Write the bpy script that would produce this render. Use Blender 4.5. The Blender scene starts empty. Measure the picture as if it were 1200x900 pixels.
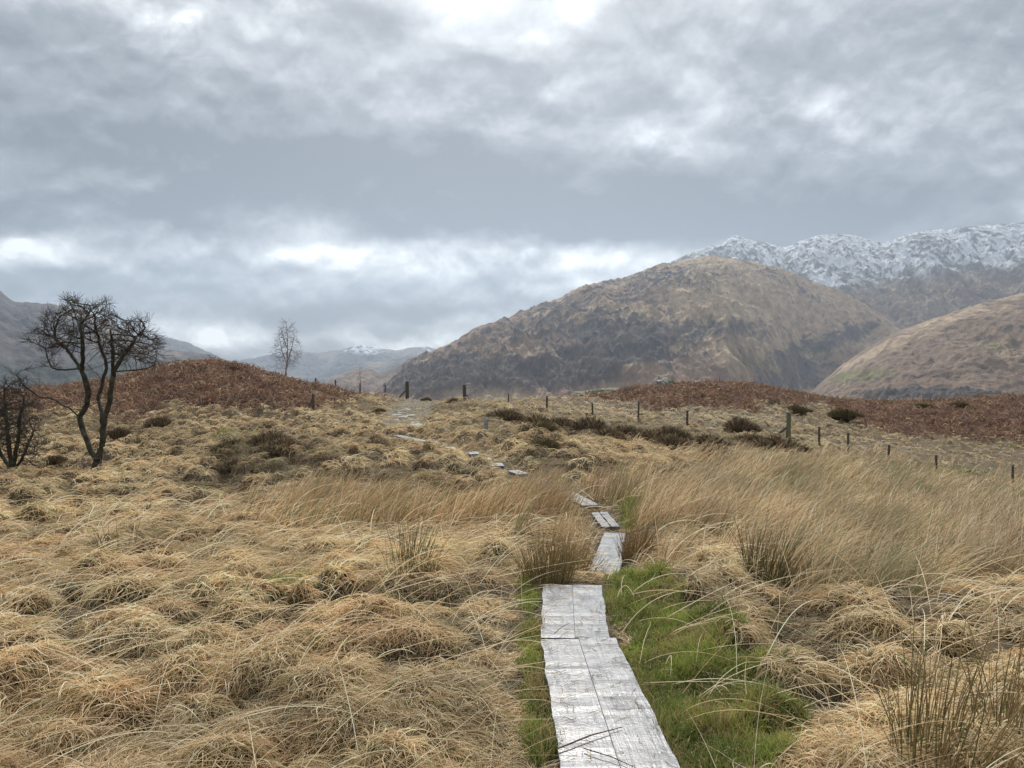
import bpy, bmesh, math, random
import numpy as np
from mathutils import Vector, Matrix, kdtree

R = math.radians
scene = bpy.context.scene
COL = scene.collection

# ------------------------------------------------------------------ camera
F = 890.0                       # focal length in pixels of the 1200 x 900 photograph
CAMZ = 1.72
PITCH = -math.atan(18.0 / F)
cam_data = bpy.data.cameras.new("camera")
cam_data.sensor_width = 36.0
cam_data.lens = F / 1200.0 * 36.0
cam_data.clip_start = 0.05
cam_data.clip_end = 60000.0
cam = bpy.data.objects.new("camera", cam_data)
COL.objects.link(cam)
cam.location = (0, 0, CAMZ)
cam.rotation_euler = (math.pi / 2 + PITCH, 0, 0)
scene.camera = cam

# ------------------------------------------------------------------ render look
vs = scene.view_settings
vs.view_transform = 'Standard'
vs.look = 'None'
vs.exposure = 0.56
vs.gamma = 1.0
vs.use_curve_mapping = False
scene.cycles.max_bounces = 6
scene.cycles.diffuse_bounces = 2
scene.cycles.glossy_bounces = 2
scene.cycles.transmission_bounces = 3
scene.cycles.volume_bounces = 0
scene.cycles.transparent_max_bounces = 6
scene.cycles.use_denoising = True
scene.cycles.use_adaptive_sampling = True
scene.cycles.adaptive_threshold = 0.02
scene.cycles_curves.shape = 'RIBBONS'
scene.cycles_curves.subdivisions = 1

# ------------------------------------------------------------------ sun behind thin cloud, high and ahead
SUN_EL, SUN_AZ = 41.0, 1.0      # degrees above the horizon, degrees right of the view
sun_data = bpy.data.lights.new("sun", 'SUN')
sun_data.energy = 2.6
sun_data.angle = R(5)
sun_data.color = (1.0, 0.96, 0.89)
sun = bpy.data.objects.new("sun", sun_data)
COL.objects.link(sun)
sd = Vector((math.sin(R(SUN_AZ)) * math.cos(R(SUN_EL)), math.cos(R(SUN_AZ)) * math.cos(R(SUN_EL)), math.sin(R(SUN_EL))))
sun.rotation_euler = (-sd).to_track_quat('-Z', 'Y').to_euler()

# ------------------------------------------------------------------ node helpers
class NT:
    def __init__(self, tree):
        self.t = tree; self.n = tree.nodes; self.l = tree.links
    def link(self, a, b): self.l.new(a, b)
    def sock(self, node, idx, v):
        if v is None: return
        s = node.inputs[idx]
        if hasattr(v, 'is_output') or isinstance(v, bpy.types.NodeSocket): self.l.new(v, s)
        else: s.default_value = v
    def math(self, op, a, b=None, c=None, clamp=False):
        m = self.n.new('ShaderNodeMath'); m.operation = op; m.use_clamp = clamp
        self.sock(m, 0, a); self.sock(m, 1, b); self.sock(m, 2, c)
        return m.outputs[0]
    def vmath(self, op, a, b=None, out=0):
        m = self.n.new('ShaderNodeVectorMath'); m.operation = op
        self.sock(m, 0, a); self.sock(m, 1, b)
        return m.outputs[out]
    def noise(self, vec, scale, detail=4.0, rough=0.5, dist=0.0, out=0, lac=2.0):
        m = self.n.new('ShaderNodeTexNoise'); m.noise_dimensions = '3D'
        if vec is not None: self.l.new(vec, m.inputs['Vector'])
        m.inputs['Scale'].default_value = scale; m.inputs['Detail'].default_value = detail
        m.inputs['Roughness'].default_value = rough; m.inputs['Distortion'].default_value = dist
        m.inputs['Lacunarity'].default_value = lac
        return m.outputs[out]
    def ramp(self, fac, stops, interp='LINEAR'):
        m = self.n.new('ShaderNodeValToRGB'); m.color_ramp.interpolation = interp
        e = m.color_ramp.elements
        while len(e) > 1: e.remove(e[-1])
        e[0].position = stops[0][0]; e[0].color = (*stops[0][1], 1) if len(stops[0][1]) == 3 else stops[0][1]
        for p, c in stops[1:]:
            k = e.new(p); k.color = (*c, 1)
        self.l.new(fac, m.inputs[0])
        return m.outputs[0]
    def mix(self, fac, a, b, mode='MIX'):
        m = self.n.new('ShaderNodeMix'); m.data_type = 'RGBA'; m.blend_type = mode
        self.sock(m, 0, fac)
        for i, v in ((6, a), (7, b)):
            if isinstance(v, tuple): m.inputs[i].default_value = (*v, 1)
            else: self.l.new(v, m.inputs[i])
        return m.outputs[2]
    def xyz(self, x, y, z):
        m = self.n.new('ShaderNodeCombineXYZ')
        self.sock(m, 0, x); self.sock(m, 1, y); self.sock(m, 2, z)
        return m.outputs[0]

# ------------------------------------------------------------------ sky: Nishita daylight behind broken stratocumulus
world = bpy.data.worlds.new("World")
scene.world = world
world.use_nodes = True
W = NT(world.node_tree)
W.n.clear()
geo = W.n.new('ShaderNodeTexCoord').outputs['Generated']
sep = W.n.new('ShaderNodeSeparateXYZ'); W.link(geo, sep.inputs[0])
X, Y, Z = sep.outputs
# large lazy warp of the direction so that every cloud edge is ragged
flat = W.xyz(X, Y, W.math('MULTIPLY', Z, 1.9))
w1 = W.vmath('SUBTRACT', W.noise(flat, 3.2, 5, 0.58, out=1), (0.5, 0.5, 0.5))
w2 = W.vmath('SUBTRACT', W.noise(flat, 11.0, 6, 0.62, out=1), (0.5, 0.5, 0.5))
wd = W.vmath('ADD', geo, W.vmath('ADD', W.vmath('MULTIPLY', w1, (0.10, 0.10, 0.05)), W.vmath('MULTIPLY', w2, (0.022, 0.022, 0.016))))
sp = W.n.new('ShaderNodeSeparateXYZ'); W.link(wd, sp.inputs[0])
az = W.math('ARCTAN2', sp.outputs[0], sp.outputs[1])
hyp = W.math('SQRT', W.math('ADD', W.math('MULTIPLY', sp.outputs[0], sp.outputs[0]), W.math('MULTIPLY', sp.outputs[1], sp.outputs[1])))
el = W.math('ARCTAN2', sp.outputs[2], hyp)
AE = W.xyz(az, el, 0.0)
def azel(px, py):
    x = (px - 600) / F; y = 1.0; z = -(py - 432) / F
    return math.atan2(x, y), math.atan2(z, math.hypot(x, y))
HAZE = 6.8e-5
SKY_BASE, SKY_N1, SKY_N2, SKY_N3, SKY_R2, SKY_R3 = 0.41, 0.25, 1.35, 0.26, 1.25, 1.25
SKY_GT, SKY_G0, SKY_G1, SKY_BR = 0.95, 0.04, 0.46, 0.70
ZENITH = 1.0
SKY_C = 1.5
SKY_RAMP = [(0.0, (0.115, 0.124, 0.132)), (0.12, (0.148, 0.159, 0.168)), (0.33, (0.225, 0.241, 0.253)), (0.545, (0.375, 0.392, 0.405)), (0.76, (0.56, 0.583, 0.592)), (1.0, (0.88, 0.90, 0.885))]
# each cloud mass: photo x, y of its middle, half widths, tilt, brightness
BLOBS = [
    (60, 130, 240, 62, 4, -0.22),
    (250, 190, 200, 46, 12, -0.26),
    (430, 222, 210, 42, 6, -0.33),
    (660, 252, 190, 42, 6, -0.36),
    (900, 250, 240, 48, 0, -0.26),
    (1130, 225, 160, 60, 0, -0.095),
    (600, 190, 130, 46, 25, -0.133),
    (90, 40, 260, 50, 0, 0.014),
    (330, 60, 160, 60, 20, 0.058),
    (450, 34, 62, 30, 0, -0.152),
    (545, 10, 62, 26, 10, 0.245),
    (640, 30, 80, 26, 30, 0.144),
    (690, 8, 60, 20, 0, 0.115),
    (590, 105, 70, 46, 40, -0.095),
    (735, 160, 60, 26, 30, -0.06),
    (650, 95, 60, 18, 45, 0.07),
    (822, 84, 54, 30, 20, 0.10),
    (760, 110, 40, 46, 20, -0.076),
    (880, 120, 46, 60, 20, -0.095),
    (970, 125, 60, 40, 30, -0.02),
    (1120, 40, 170, 46, 0, -0.076),
    (900, 20, 120, 30, 0, 0.043),
    (145, 232, 66, 20, 38, 0.302),
    (110, 205, 40, 12, 30, 0.144),
    (70, 248, 84, 20, 12, -0.26),
    (298, 292, 42, 15, -8, 0.245),
    (378, 300, 50, 20, 12, 0.288),
    (340, 312, 26, 10, 0, -0.152),
    (500, 300, 90, 26, 4, 0.245),
    (590, 320, 110, 34, 6, 0.230),
    (450, 335, 60, 12, 10, -0.133),
    (725, 300, 90, 15, -3, 0.245),
    (20, 300, 80, 22, 14, 0.187),
    (150, 318, 110, 14, 5, -0.095),
    (450, 364, 150, 12, 3, -0.323),
    (240, 345, 130, 10, 0, -0.152),
    (60, 330, 60, 12, 0, 0.101),
    (330, 394, 240, 13, 0, 0.187),
    (490, 388, 90, 7, 0, -0.095),
]

total = None
for (px, py, sx, sy, rot, wt) in BLOBS:
    a0, e0 = azel(px, py)
    v = W.vmath('SUBTRACT', AE, (a0, e0, 0.0))
    c, s = math.cos(R(rot)), math.sin(R(rot))
    sxr, syr = sx / F, sy / F
    d1 = W.vmath('DOT_PRODUCT', v, (c / sxr, s / sxr, 0), out=1)
    d2 = W.vmath('DOT_PRODUCT', v, (-s / syr, c / syr, 0), out=1)
    q = W.math('MULTIPLY_ADD', d1, d1, W.math('MULTIPLY', d2, d2))
    g = W.math('MULTIPLY', W.math('POWER', 2.718, W.math('MULTIPLY', W.math('POWER', q, 1.4), -1.0)), wt)
    total = g if total is None else W.math('ADD', total, g)
# puffy and streaky detail
inv = W.math('DIVIDE', 1.0, W.math('ADD', W.math('ABSOLUTE', Z), 0.22))
plane = W.xyz(W.math('MULTIPLY', sp.outputs[0], inv), W.math('MULTIPLY', sp.outputs[1], inv), W.math('MULTIPLY', sp.outputs[2], 3.0))
low = W.math('SUBTRACT', 1.0, W.math('MULTIPLY', W.math('ABSOLUTE', Z), 2.2), clamp=True)
gate = W.math('ADD', 0.35, W.math('MULTIPLY', W.noise(W.xyz(az, el, 1.7), 3.5, 2, 0.5), 1.3))
n1 = W.math('SUBTRACT', W.noise(plane, 2.3, 9, 0.56, 0.15), 0.5)
def dens(dz, z0, scale, detail, rough, sq):
    return W.noise(W.xyz(az, W.math('MULTIPLY', W.math('ADD', el, dz), sq), z0), scale, detail, rough, 0.0)
n2a = dens(0.0, 3.3, 4.6, 8, 0.5, 1.5); n2 = W.math('SUBTRACT', n2a, 0.5)
# every puff is lighter on its upper, sunward side and darker beneath
rel = W.math('SUBTRACT', n2a, dens(0.034, 3.3, 4.6, 8, 0.5, 1.5))
n3a = dens(0.0, 7.1, 11.0, 7, 0.52, 1.35); n3 = W.math('SUBTRACT', n3a, 0.5)
rel3 = W.math('SUBTRACT', n3a, dens(0.013, 7.1, 11.0, 7, 0.52, 1.35))
body = W.math('ADD', W.math('ADD', total, SKY_BASE), W.math('MULTIPLY', n1, SKY_N1))
amp = W.math('MULTIPLY_ADD', low, 0.75, 0.5)
body = W.math('ADD', body, W.math('MULTIPLY', W.math('MULTIPLY', rel, amp), SKY_R2))
body = W.math('ADD', body, W.math('MULTIPLY', W.math('MULTIPLY', rel3, W.math('MULTIPLY', gate, amp)), SKY_R3))
body = W.math('ADD', body, W.math('MULTIPLY', n3, SKY_N3))
# gaps between the cloud bodies, where the bright upper layer shows
gapd = W.math('ADD', W.math('MULTIPLY', n2, SKY_N2), W.math('ADD', W.math('MULTIPLY', n3, W.math('MULTIPLY', gate, 0.45)), W.math('MULTIPLY', total, SKY_GT)))
gm = W.n.new('ShaderNodeMapRange'); gm.interpolation_type = 'SMOOTHSTEP'
W.link(gapd, gm.inputs[0]); gm.inputs[1].default_value = SKY_G0; gm.inputs[2].default_value = SKY_G1
bright = W.math('MULTIPLY_ADD', W.math('ADD', W.math('ADD', n3, rel3), W.math('MULTIPLY', rel, 0.8)), 1.1, W.math('MULTIPLY_ADD', total, 0.5, SKY_BR))
L = W.math('ADD', W.math('MULTIPLY', body, W.math('SUBTRACT', 1.0, gm.outputs[0])), W.math('MULTIPLY', bright, gm.outputs[0]))
L = W.math('MULTIPLY_ADD', W.math('SUBTRACT', L, 0.5), SKY_C, 0.5)
cloud = W.ramp(W.math('MULTIPLY_ADD', L, 0.85, 0.12, clamp=True), SKY_RAMP, 'LINEAR')
# the glow of the hidden sun lifts the cloud round it (above the top of the picture)
sdot = W.math('MAXIMUM', W.vmath('DOT_PRODUCT', geo, tuple(sd), out=1), 0.0)
glow = W.math('ADD', W.math('MULTIPLY', W.math('POWER', sdot, 110.0), 2.2), W.math('MULTIPLY', W.math('POWER', sdot, 9.0), 0.08))
up = W.math('MULTIPLY', W.math('SUBTRACT', Z, 0.42, clamp=True), ZENITH)
cloud = W.mix(1.0, cloud, W.mix(1.0, (1.0, 0.985, 0.95), glow, 'MULTIPLY'), 'ADD')
cloud = W.mix(1.0, cloud, W.mix(1.0, (0.93, 0.97, 1.0), up, 'MULTIPLY'), 'ADD')
bgc = W.n.new('ShaderNodeBackground'); W.link(cloud, bgc.inputs[0]); bgc.inputs[1].default_value = 1.0
sky = W.n.new('ShaderNodeTexSky'); sky.sky_type = 'NISHITA'; sky.sun_disc = False
sky.sun_elevation = R(SUN_EL); sky.sun_rotation = R(SUN_AZ)
bgs = W.n.new('ShaderNodeBackground'); W.link(sky.outputs[0], bgs.inputs[0]); bgs.inputs[1].default_value = 0.09
mx = W.n.new('ShaderNodeMixShader'); mx.inputs[0].default_value = 0.93
W.link(bgs.outputs[0], mx.inputs[1]); W.link(bgc.outputs[0], mx.inputs[2])
wo = W.n.new('ShaderNodeOutputWorld'); W.link(mx.outputs[0], wo.inputs[0])
world.cycles.sampling_method = 'MANUAL'
world.cycles.sample_map_resolution = 512


# ------------------------------------------------------------------ numpy noise
rng = np.random.default_rng(7)
def _h(ix, iy, seed):
    h = (ix.astype(np.int64) * 374761393 + iy.astype(np.int64) * 668265263 + seed * 974634777) & 0xffffffff
    h = ((h ^ (h >> 13)) * 1274126177) & 0xffffffff
    h = ((h ^ (h >> 16)) * 2246822519) & 0xffffffff
    return (h ^ (h >> 15)) & 0xffffffff
def rnd2(ix, iy, seed): return _h(ix, iy, seed) / 4294967296.0
def perlin(x, y, seed=0):
    x = np.asarray(x, float); y = np.asarray(y, float)
    xi = np.floor(x); yi = np.floor(y); fx = x - xi; fy = y - yi
    xi = xi.astype(np.int64); yi = yi.astype(np.int64)
    u = fx * fx * fx * (fx * (fx * 6 - 15) + 10); v = fy * fy * fy * (fy * (fy * 6 - 15) + 10)
    def g(ix, iy, dx, dy):
        a = rnd2(ix, iy, seed) * 2 * np.pi
        return np.cos(a) * dx + np.sin(a) * dy
    a = g(xi, yi, fx, fy); b = g(xi + 1, yi, fx - 1, fy); c = g(xi, yi + 1, fx, fy - 1); d = g(xi + 1, yi + 1, fx - 1, fy - 1)
    return ((a + u * (b - a)) * (1 - v) + (c + u * (d - c)) * v) * 1.5
def fbm(x, y, octv=4, seed=0, gain=0.5):
    s = 0; a = 1; n = 0
    for o in range(octv):
        s = s + a * perlin(x * 2 ** o + 17.3 * o, y * 2 ** o - 9.1 * o, seed + o); n += a; a *= gain
    return s / n
def ridged(x, y, octv=4, seed=0, gain=0.5):
    s = 0; a = 1; n = 0
    for o in range(octv):
        s = s + a * (1 - np.abs(perlin(x * 2 ** o + 5.3 * o, y * 2 ** o + 3.7 * o, seed + o)) * 1.7); n += a; a *= gain
    return s / n
def sstep(a, b, x):
    t = np.clip((x - a) / (b - a), 0, 1); return t * t * (3 - 2 * t)

# ------------------------------------------------------------------ photo pixel <-> place
cp, spn = math.cos(PITCH), math.sin(PITCH)
def ray(px, py):
    x = (px - 600) / F; v = -(py - 450) / F
    return x, cp - v * spn, spn + v * cp
def at(px, py, Yd):
    x, y, z = ray(px, py); k = Yd / y
    return np.array([x * k, Yd, CAMZ + z * k])
def on_z(px, py, zz):
    x, y, z = ray(px, py); k = (zz - CAMZ) / z
    return np.array([x * k, y * k, zz])
def to_px(x, y, z):
    dz = z - CAMZ
    fwd = y * cp + dz * spn; upv = -y * spn + dz * cp
    fwd = np.where(fwd > 0.05, fwd, 0.05)
    return 600 + F * x / fwd, 450 - F * upv / fwd

# ------------------------------------------------------------------ lie of the near ground (thin-plate surface through surveyed points)
G = []
def gp(px, py, Yd): G.append(tuple(at(px, py, Yd)))
def gw(x, y, z): G.append((x, y, z))
for p in [(0, -6, 0), (-6, -4, 0), (6, -4, 0), (0, 0, 0), (0, 3, 0), (0.6, 4.5, 0), (0.4, 5.6, -.02), (-1.8, 3, 0.02), (-4, 3, 0), (2, 3, .0), (4, 3, -.05), (-10, 2, -.2), (10, 2, -.4), (-25, 0, -1.5), (25, 0, -2.5)]: gw(*p)
for p in [(690, 640, 7.6), (680, 585, 11.2), (640, 566, 13.6), (560, 536, 18.3), (490, 516, 23.5), (470, 490, 35), (470, 478, 45), (475, 468, 54), (545, 470, 52), (420, 464, 53), (600, 471, 52),
          (560, 500, 28), (600, 520, 21), (520, 600, 11.5), (450, 560, 15), (380, 530, 21), (370, 483, 36),
          (112, 562, 22), (200, 555, 20), (100, 610, 12.5), (300, 600, 12), (0, 600, 13), (0, 700, 6.6), (300, 700, 6.4), (500, 700, 6.1), (200, 640, 9), (450, 640, 8.6), (0, 650, 9),
          (300, 520, 27), (200, 510, 29), (120, 520, 28), (40, 530, 26), (-40, 560, 20), (-200, 560, 22), (-200, 500, 34),
          (300, 482, 37), (200, 478, 38), (120, 480, 38), (40, 484, 38), (0, 487, 38), (250, 455, 41.5), (180, 458, 41),
          (250, 429, 46), (220, 430, 46), (180, 436, 46), (290, 434, 47), (335, 446, 50), (375, 455, 52), (140, 447, 46), (90, 455, 46), (40, 460, 46), (0, 464, 46), (-100, 470, 46), (-300, 476, 46),
          (640, 482, 45), (700, 488, 44), (750, 495, 42.5), (805, 500, 41.5), (862, 505, 40), (924, 515, 38.5), (993, 532, 37), (1042, 541, 36), (1097, 557, 35), (1187, 570, 34), (1300, 585, 34),
          (620, 469, 56), (680, 466, 60), (740, 457, 63), (800, 452, 65), (860, 451, 65), (900, 457, 66), (940, 467, 68), (970, 473, 70),
          (750, 474, 53), (850, 474, 52), (930, 485, 52), (1000, 492, 55), (1100, 515, 50), (1200, 525, 50), (1000, 477, 72), (1050, 475, 72), (1100, 473, 72), (1150, 472, 72), (1200, 471, 72), (1300, 470, 72), (1450, 472, 72), (1450, 590, 34),
          (700, 520, 27), (700, 560, 15.5), (800, 540, 24), (800, 590, 13), (900, 550, 24), (950, 600, 15), (1100, 600, 19), (1200, 620, 17), (850, 650, 8.4), (1000, 660, 9), (1200, 690, 7.5), (1350, 640, 14), (900, 720, 5.5), (1150, 800, 4.3)]: gp(*p)
for x in (-150, -100, -60, -30, 0, 30, 60, 100, 150):
    gw(x, 84, -6.5); gw(x, 112, -14)
for y in (10, 30, 50, 70):
    gw(-90, y, -7); gw(90, y, -8); gw(-140, y, -14); gw(140, y, -14)
for x in (-60, 0, 60): gw(x, -60, -7)
G = np.array(G)
def tps_fit(P, z, lam=0.02):
    n = len(P); d = np.linalg.norm(P[:, None] - P[None], axis=2)
    K = np.where(d > 0, d * d * np.log(d + 1e-9), 0) + lam * np.eye(n)
    Q = np.c_[np.ones(n), P]; A = np.block([[K, Q], [Q.T, np.zeros((3, 3))]])
    return np.linalg.solve(A, np.r_[z, 0, 0, 0])
# work in a space squeezed by distance, so near points act at a small scale and far ones at a large one
def squeeze(x, y):
    r = np.hypot(x, y); k = np.log1p(r / 6.0) / (r + 1e-6) * 10
    return x * k, y * k
gx, gy = squeeze(G[:, 0], G[:, 1])
_w = tps_fit(np.c_[gx, gy], G[:, 2])
def tps_eval(x, y):
    qx, qy = squeeze(x, y); out = _w[-3] + _w[-2] * qx + _w[-1] * qy
    for i in range(len(G)):
        d2 = (qx - gx[i]) ** 2 + (qy - gy[i]) ** 2
        out = out + _w[i] * 0.5 * d2 * np.log(d2 + 1e-12)
    return out
# tabulate it once in squeezed polar space and read it bilinearly afterwards
NA, NR = 900, 420
_ra = np.linspace(-math.pi, math.pi, NA); _rr = np.expm1(np.linspace(0, math.log1p(160 / 0.8), NR)) * 0.8
_TA, _TR = np.meshgrid(_ra, _rr)
_T = tps_eval(np.sin(_TA) * _TR, np.cos(_TA) * _TR)
def base_z(x, y):
    r = np.minimum(np.hypot(x, y), 159.9); a = np.arctan2(x, y)
    fa = (a + math.pi) / (2 * math.pi) * (NA - 1); fr = np.log1p(r / 0.8) / math.log1p(160 / 0.8) * (NR - 1)
    ia = np.clip(fa.astype(int), 0, NA - 2); ir = np.clip(fr.astype(int), 0, NR - 2); ta = fa - ia; tr = fr - ir
    z = (_T[ir, ia] * (1 - ta) + _T[ir, ia + 1] * ta) * (1 - tr) + (_T[ir + 1, ia] * (1 - ta) + _T[ir + 1, ia + 1] * ta) * tr
    rr = np.hypot(x, y)
    w = sstep(95, 420, rr)
    return z * (1 - w) + (-88 - 22 * sstep(500, 2500, rr)) * w

# ------------------------------------------------------------------ boardwalk course (photo corners laid on level planes)
# every section: far-left, far-right, near-right, near-left corner in the photo, deck height
BOARDS = [
    ("near", [(634, 748), (722, 748), (812, 930), (662, 930)], 0.07),
    ("mid", [(636, 685), (705, 685), (714, 747.3), (634, 747.3)], 0.067),
    ("dip", [(708, 624), (733, 624), (724, 691), (682, 691)], -0.24),
    ("pair", [(694, 600), (710, 600), (729, 617), (703, 617)], -0.27),
    ("cross", [(654, 576), (671, 576), (704, 592), (682, 592)], -0.26),
    ("slant", [(622, 561), (634, 561), (664, 570), (644, 572)], -0.25),
    ("flat", [(597, 551), (606, 551), (620, 555), (608, 555.5)], -0.29),
    ("stub", [(573, 543), (588, 543), (592, 546), (574, 546)], -0.31),
    ("stub", [(559, 536.5), (574, 536.5), (578, 539), (559, 539)], -0.31),
    ("stub", [(549, 529.5), (560, 529.5), (563, 532), (550, 532)], -0.32),
    ("stub", [(522, 523.5), (530, 523.5), (534, 526), (526, 526)], -0.32),
    ("long", [(461, 510), (468, 510), (517, 519), (511, 521)], -0.30),
]
BW = [[on_z(x, y, z) for x, y in c] for _, c, z in BOARDS]
def seg_dist(x, y, ax, ay, bx, by):
    dx, dy = bx - ax, by - ay; t = np.clip(((x - ax) * dx + (y - ay) * dy) / (dx * dx + dy * dy + 1e-9), 0, 1)
    return np.hypot(x - ax - t * dx, y - ay - t * dy), t
def board_dist(x, y):
    """distance outside the nearest board's edge (negative on the board) and that board's deck height"""
    best = np.full(np.shape(x), 1e3); bz = np.zeros(np.shape(x))
    for c, (_, _, z) in zip(BW, BOARDS):
        a = (c[0] + c[1]) / 2; b = (c[2] + c[3]) / 2
        d, t = seg_dist(x, y, a[0], a[1], b[0], b[1])
        hw = (np.linalg.norm(c[1][:2] - c[0][:2]) * (1 - t) + np.linalg.norm(c[2][:2] - c[3][:2]) * t) / 2
        hw = np.minimum(hw, 0.28)
        d = d - hw
        m = d < best; best = np.where(m, d, best); bz = np.where(m, z, bz)
    return best, bz

# ------------------------------------------------------------------ hummocks
def hummocks(x, y, cell=0.5, seed=3, ret_dir=False):
    ix = np.floor(x / cell).astype(np.int64); iy = np.floor(y / cell).astype(np.int64)
    hz = np.zeros(np.shape(x)); bx = np.zeros(np.shape(x)); by = np.zeros(np.shape(x)); bh = np.zeros(np.shape(x))
    for dx in (-1, 0, 1):
        for dy in (-1, 0, 1):
            jx = ix + dx; jy = iy + dy
            cx = (jx + 0.15 + 0.7 * rnd2(jx, jy, seed)) * cell; cy = (jy + 0.15 + 0.7 * rnd2(jx, jy, seed + 1)) * cell
            k = rnd2(jx, jy, seed + 2)
            rad = cell * (0.56 + 0.55 * k); hh = (0.25 + 0.75 * rnd2(jx, jy, seed + 3)) * (k > 0.03)
            q = ((x - cx) ** 2 + (y - cy) ** 2) / rad ** 2
            h = hh * np.clip(1 - q, 0, 1) ** 1.3
            m = h > bh
            bh = np.where(m, h, bh); bx = np.where(m, x - cx, bx); by = np.where(m, y - cy, by)
            hz = np.maximum(hz, h) + 0.15 * np.minimum(hz, h)
    return (hz, bx, by) if ret_dir else hz

def mixed_hummocks(x, y, r):
    """small tight tussocks near the boards, broader ones out on the slope"""
    w = sstep(6, 14, r)
    h1, b1, c1 = hummocks(x, y, 0.35, 33, True); h2, b2, c2 = hummocks(x, y, 0.5, 3, True)
    return h1 * (1 - w) + h2 * w, b1 * 1.4 * (1 - w) + b2 * w, c1 * 1.4 * (1 - w) + c2 * w

def px_of(x, y): return to_px(x, y, base_z(x, y))
def blob(px, py, cx, cy, sx, sy): return np.exp(-((px - cx) / sx) ** 2 - ((py - cy) / sy) ** 2)
def masks(x, y):
    """what grows where: bracken, tall leaning grass, moss/short green, worn path, pale grass, heather"""
    px, py = px_of(x, y)
    r = np.hypot(x, y)
    n = fbm(x * 0.25, y * 0.25, 3, 21); n2 = fbm(x * 1.3, y * 1.3, 3, 31)
    m = {}
    infront = sstep(1.0, 2.0, y)
    # bracken hill on the left: lower edge runs from (0,480) over (300,478) to (460,467)
    edgeL = np.interp(px, [-400, 0, 120, 200, 300, 370, 430, 470], [478, 484, 486, 485, 482, 474, 464, 455])
    bl = sstep(4, -6, py - edgeL + 3 - n * 30 - n2 * 12) * sstep(30, 36, r) * (px < 480)
    edgeR = np.interp(px, [640, 700, 760, 860, 930, 960, 985, 1010, 1080, 1200, 1500], [460, 468, 476, 481, 478, 470, 488, 499, 508, 521, 530])
    br = sstep(3, -5, py - edgeR - n * 16 - n2 * 6) * sstep(46, 50, r) * (px > 640)
    m['bracken'] = np.clip(bl + br, 0, 1) * infront
    bd, _ = board_dist(x, y)
    m['board'] = bd
    # mossy green verges of the near boards
    right = blob(px, py, 740, 705, 40, 30) + blob(px, py, 790, 770, 58, 55) + blob(px, py, 880, 865, 75, 50) + blob(px, py, 810, 850, 80, 70) + .8 * blob(px, py, 738, 602, 14, 14)
    left = blob(px, py, 624, 772, 20, 36) + .9 * blob(px, py, 634, 850, 24, 60) + .7 * blob(px, py, 624, 705, 24, 22) + .6 * blob(px, py, 480, 523, 30, 4)
    spots = blob(px, py, 328, 705, 36, 20) + 0.7 * blob(px, py, 365, 815, 30, 22) + 0.6 * blob(px, py, 270, 512, 40, 8) + 0.55 * blob(px, py, 990, 545, 60, 6) + 0.7 * blob(px, py, 1130, 553, 40, 6)
    m['moss'] = np.clip(sstep(0.35, 0.65, right + left + spots + n2 * 0.35 + 0.45 * fbm(x * 5.5, y * 3.5, 3, 33)), 0, 1) * infront * (r < 60)
    # tall wind-leaned grass and rushes
    tl = blob(px, py, 520, 620, 190, 38) + blob(px, py, 650, 625, 70, 45) + blob(px, py, 330, 595, 160, 22) * .7
    tr = blob(px, py, 900, 600, 150, 60) + blob(px, py, 1080, 600, 190, 70) + blob(px, py, 1000, 680, 130, 40) * .8 + blob(px, py, 770, 630, 50, 50) + blob(px, py, 1180, 620, 150, 60) + blob(px, py, 1120, 545, 130, 22) * .8
    m['tall'] = sstep(0.25, 0.8, tl + tr + n * 0.75 + n2 * .25) * infront * (1 - m['moss'] * .7)
    m['tallR'] = np.where(px > 735, 1.0, 0.0)
    path = blob(px, py, 470, 497, 42, 14) + blob(px, py, 480, 480, 30, 9) + 0.9 * blob(px, py, 500, 470, 30, 5)
    m['path'] = sstep(0.4, 0.8, path + n2 * 0.3) * infront
    # paler, wind-combed straw beyond the fence on the right
    m['pale'] = np.clip(blob(px, py, 800, 490, 260, 14) + blob(px, py, 1050, 525, 200, 18), 0, 1) * infront * (r > 30)
    # open strip kept trodden on the near side of the farther boards
    m['clear'] = np.clip(blob(px, py, 702, 622, 24, 14) + blob(px, py, 712, 655, 22, 34) + blob(px, py, 684, 598, 34, 15) + blob(px, py, 648, 574, 34, 13) + blob(px, py, 612, 560, 26, 9) + blob(px, py, 582, 549, 26, 8) + blob(px, py, 565, 541, 22, 7) + blob(px, py, 545, 534, 24, 6) + blob(px, py, 492, 523, 44, 9), 0, 1) * infront
    m['heath'] = np.clip(blob(px, py, 700, 512, 110, 16) + blob(px, py, 835, 530, 40, 14) + blob(px, py, 900, 528, 36, 9) + blob(px, py, 320, 536, 60, 24) + .8 * blob(px, py, 268, 548, 34, 18) + .7 * blob(px, py, 441, 531, 28, 10) + .6 * blob(px, py, 130, 505, 90, 14) + .6 * blob(px, py, 520, 478, 60, 9) + .5 * blob(px, py, 600, 500, 50, 10), 0, 1) * infront
    m['tall'] = m['tall'] * (1 - m['clear'])
    m['px'], m['py'], m['r'], m['n'], m['n2'] = px, py, r, n, n2
    return m

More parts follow.
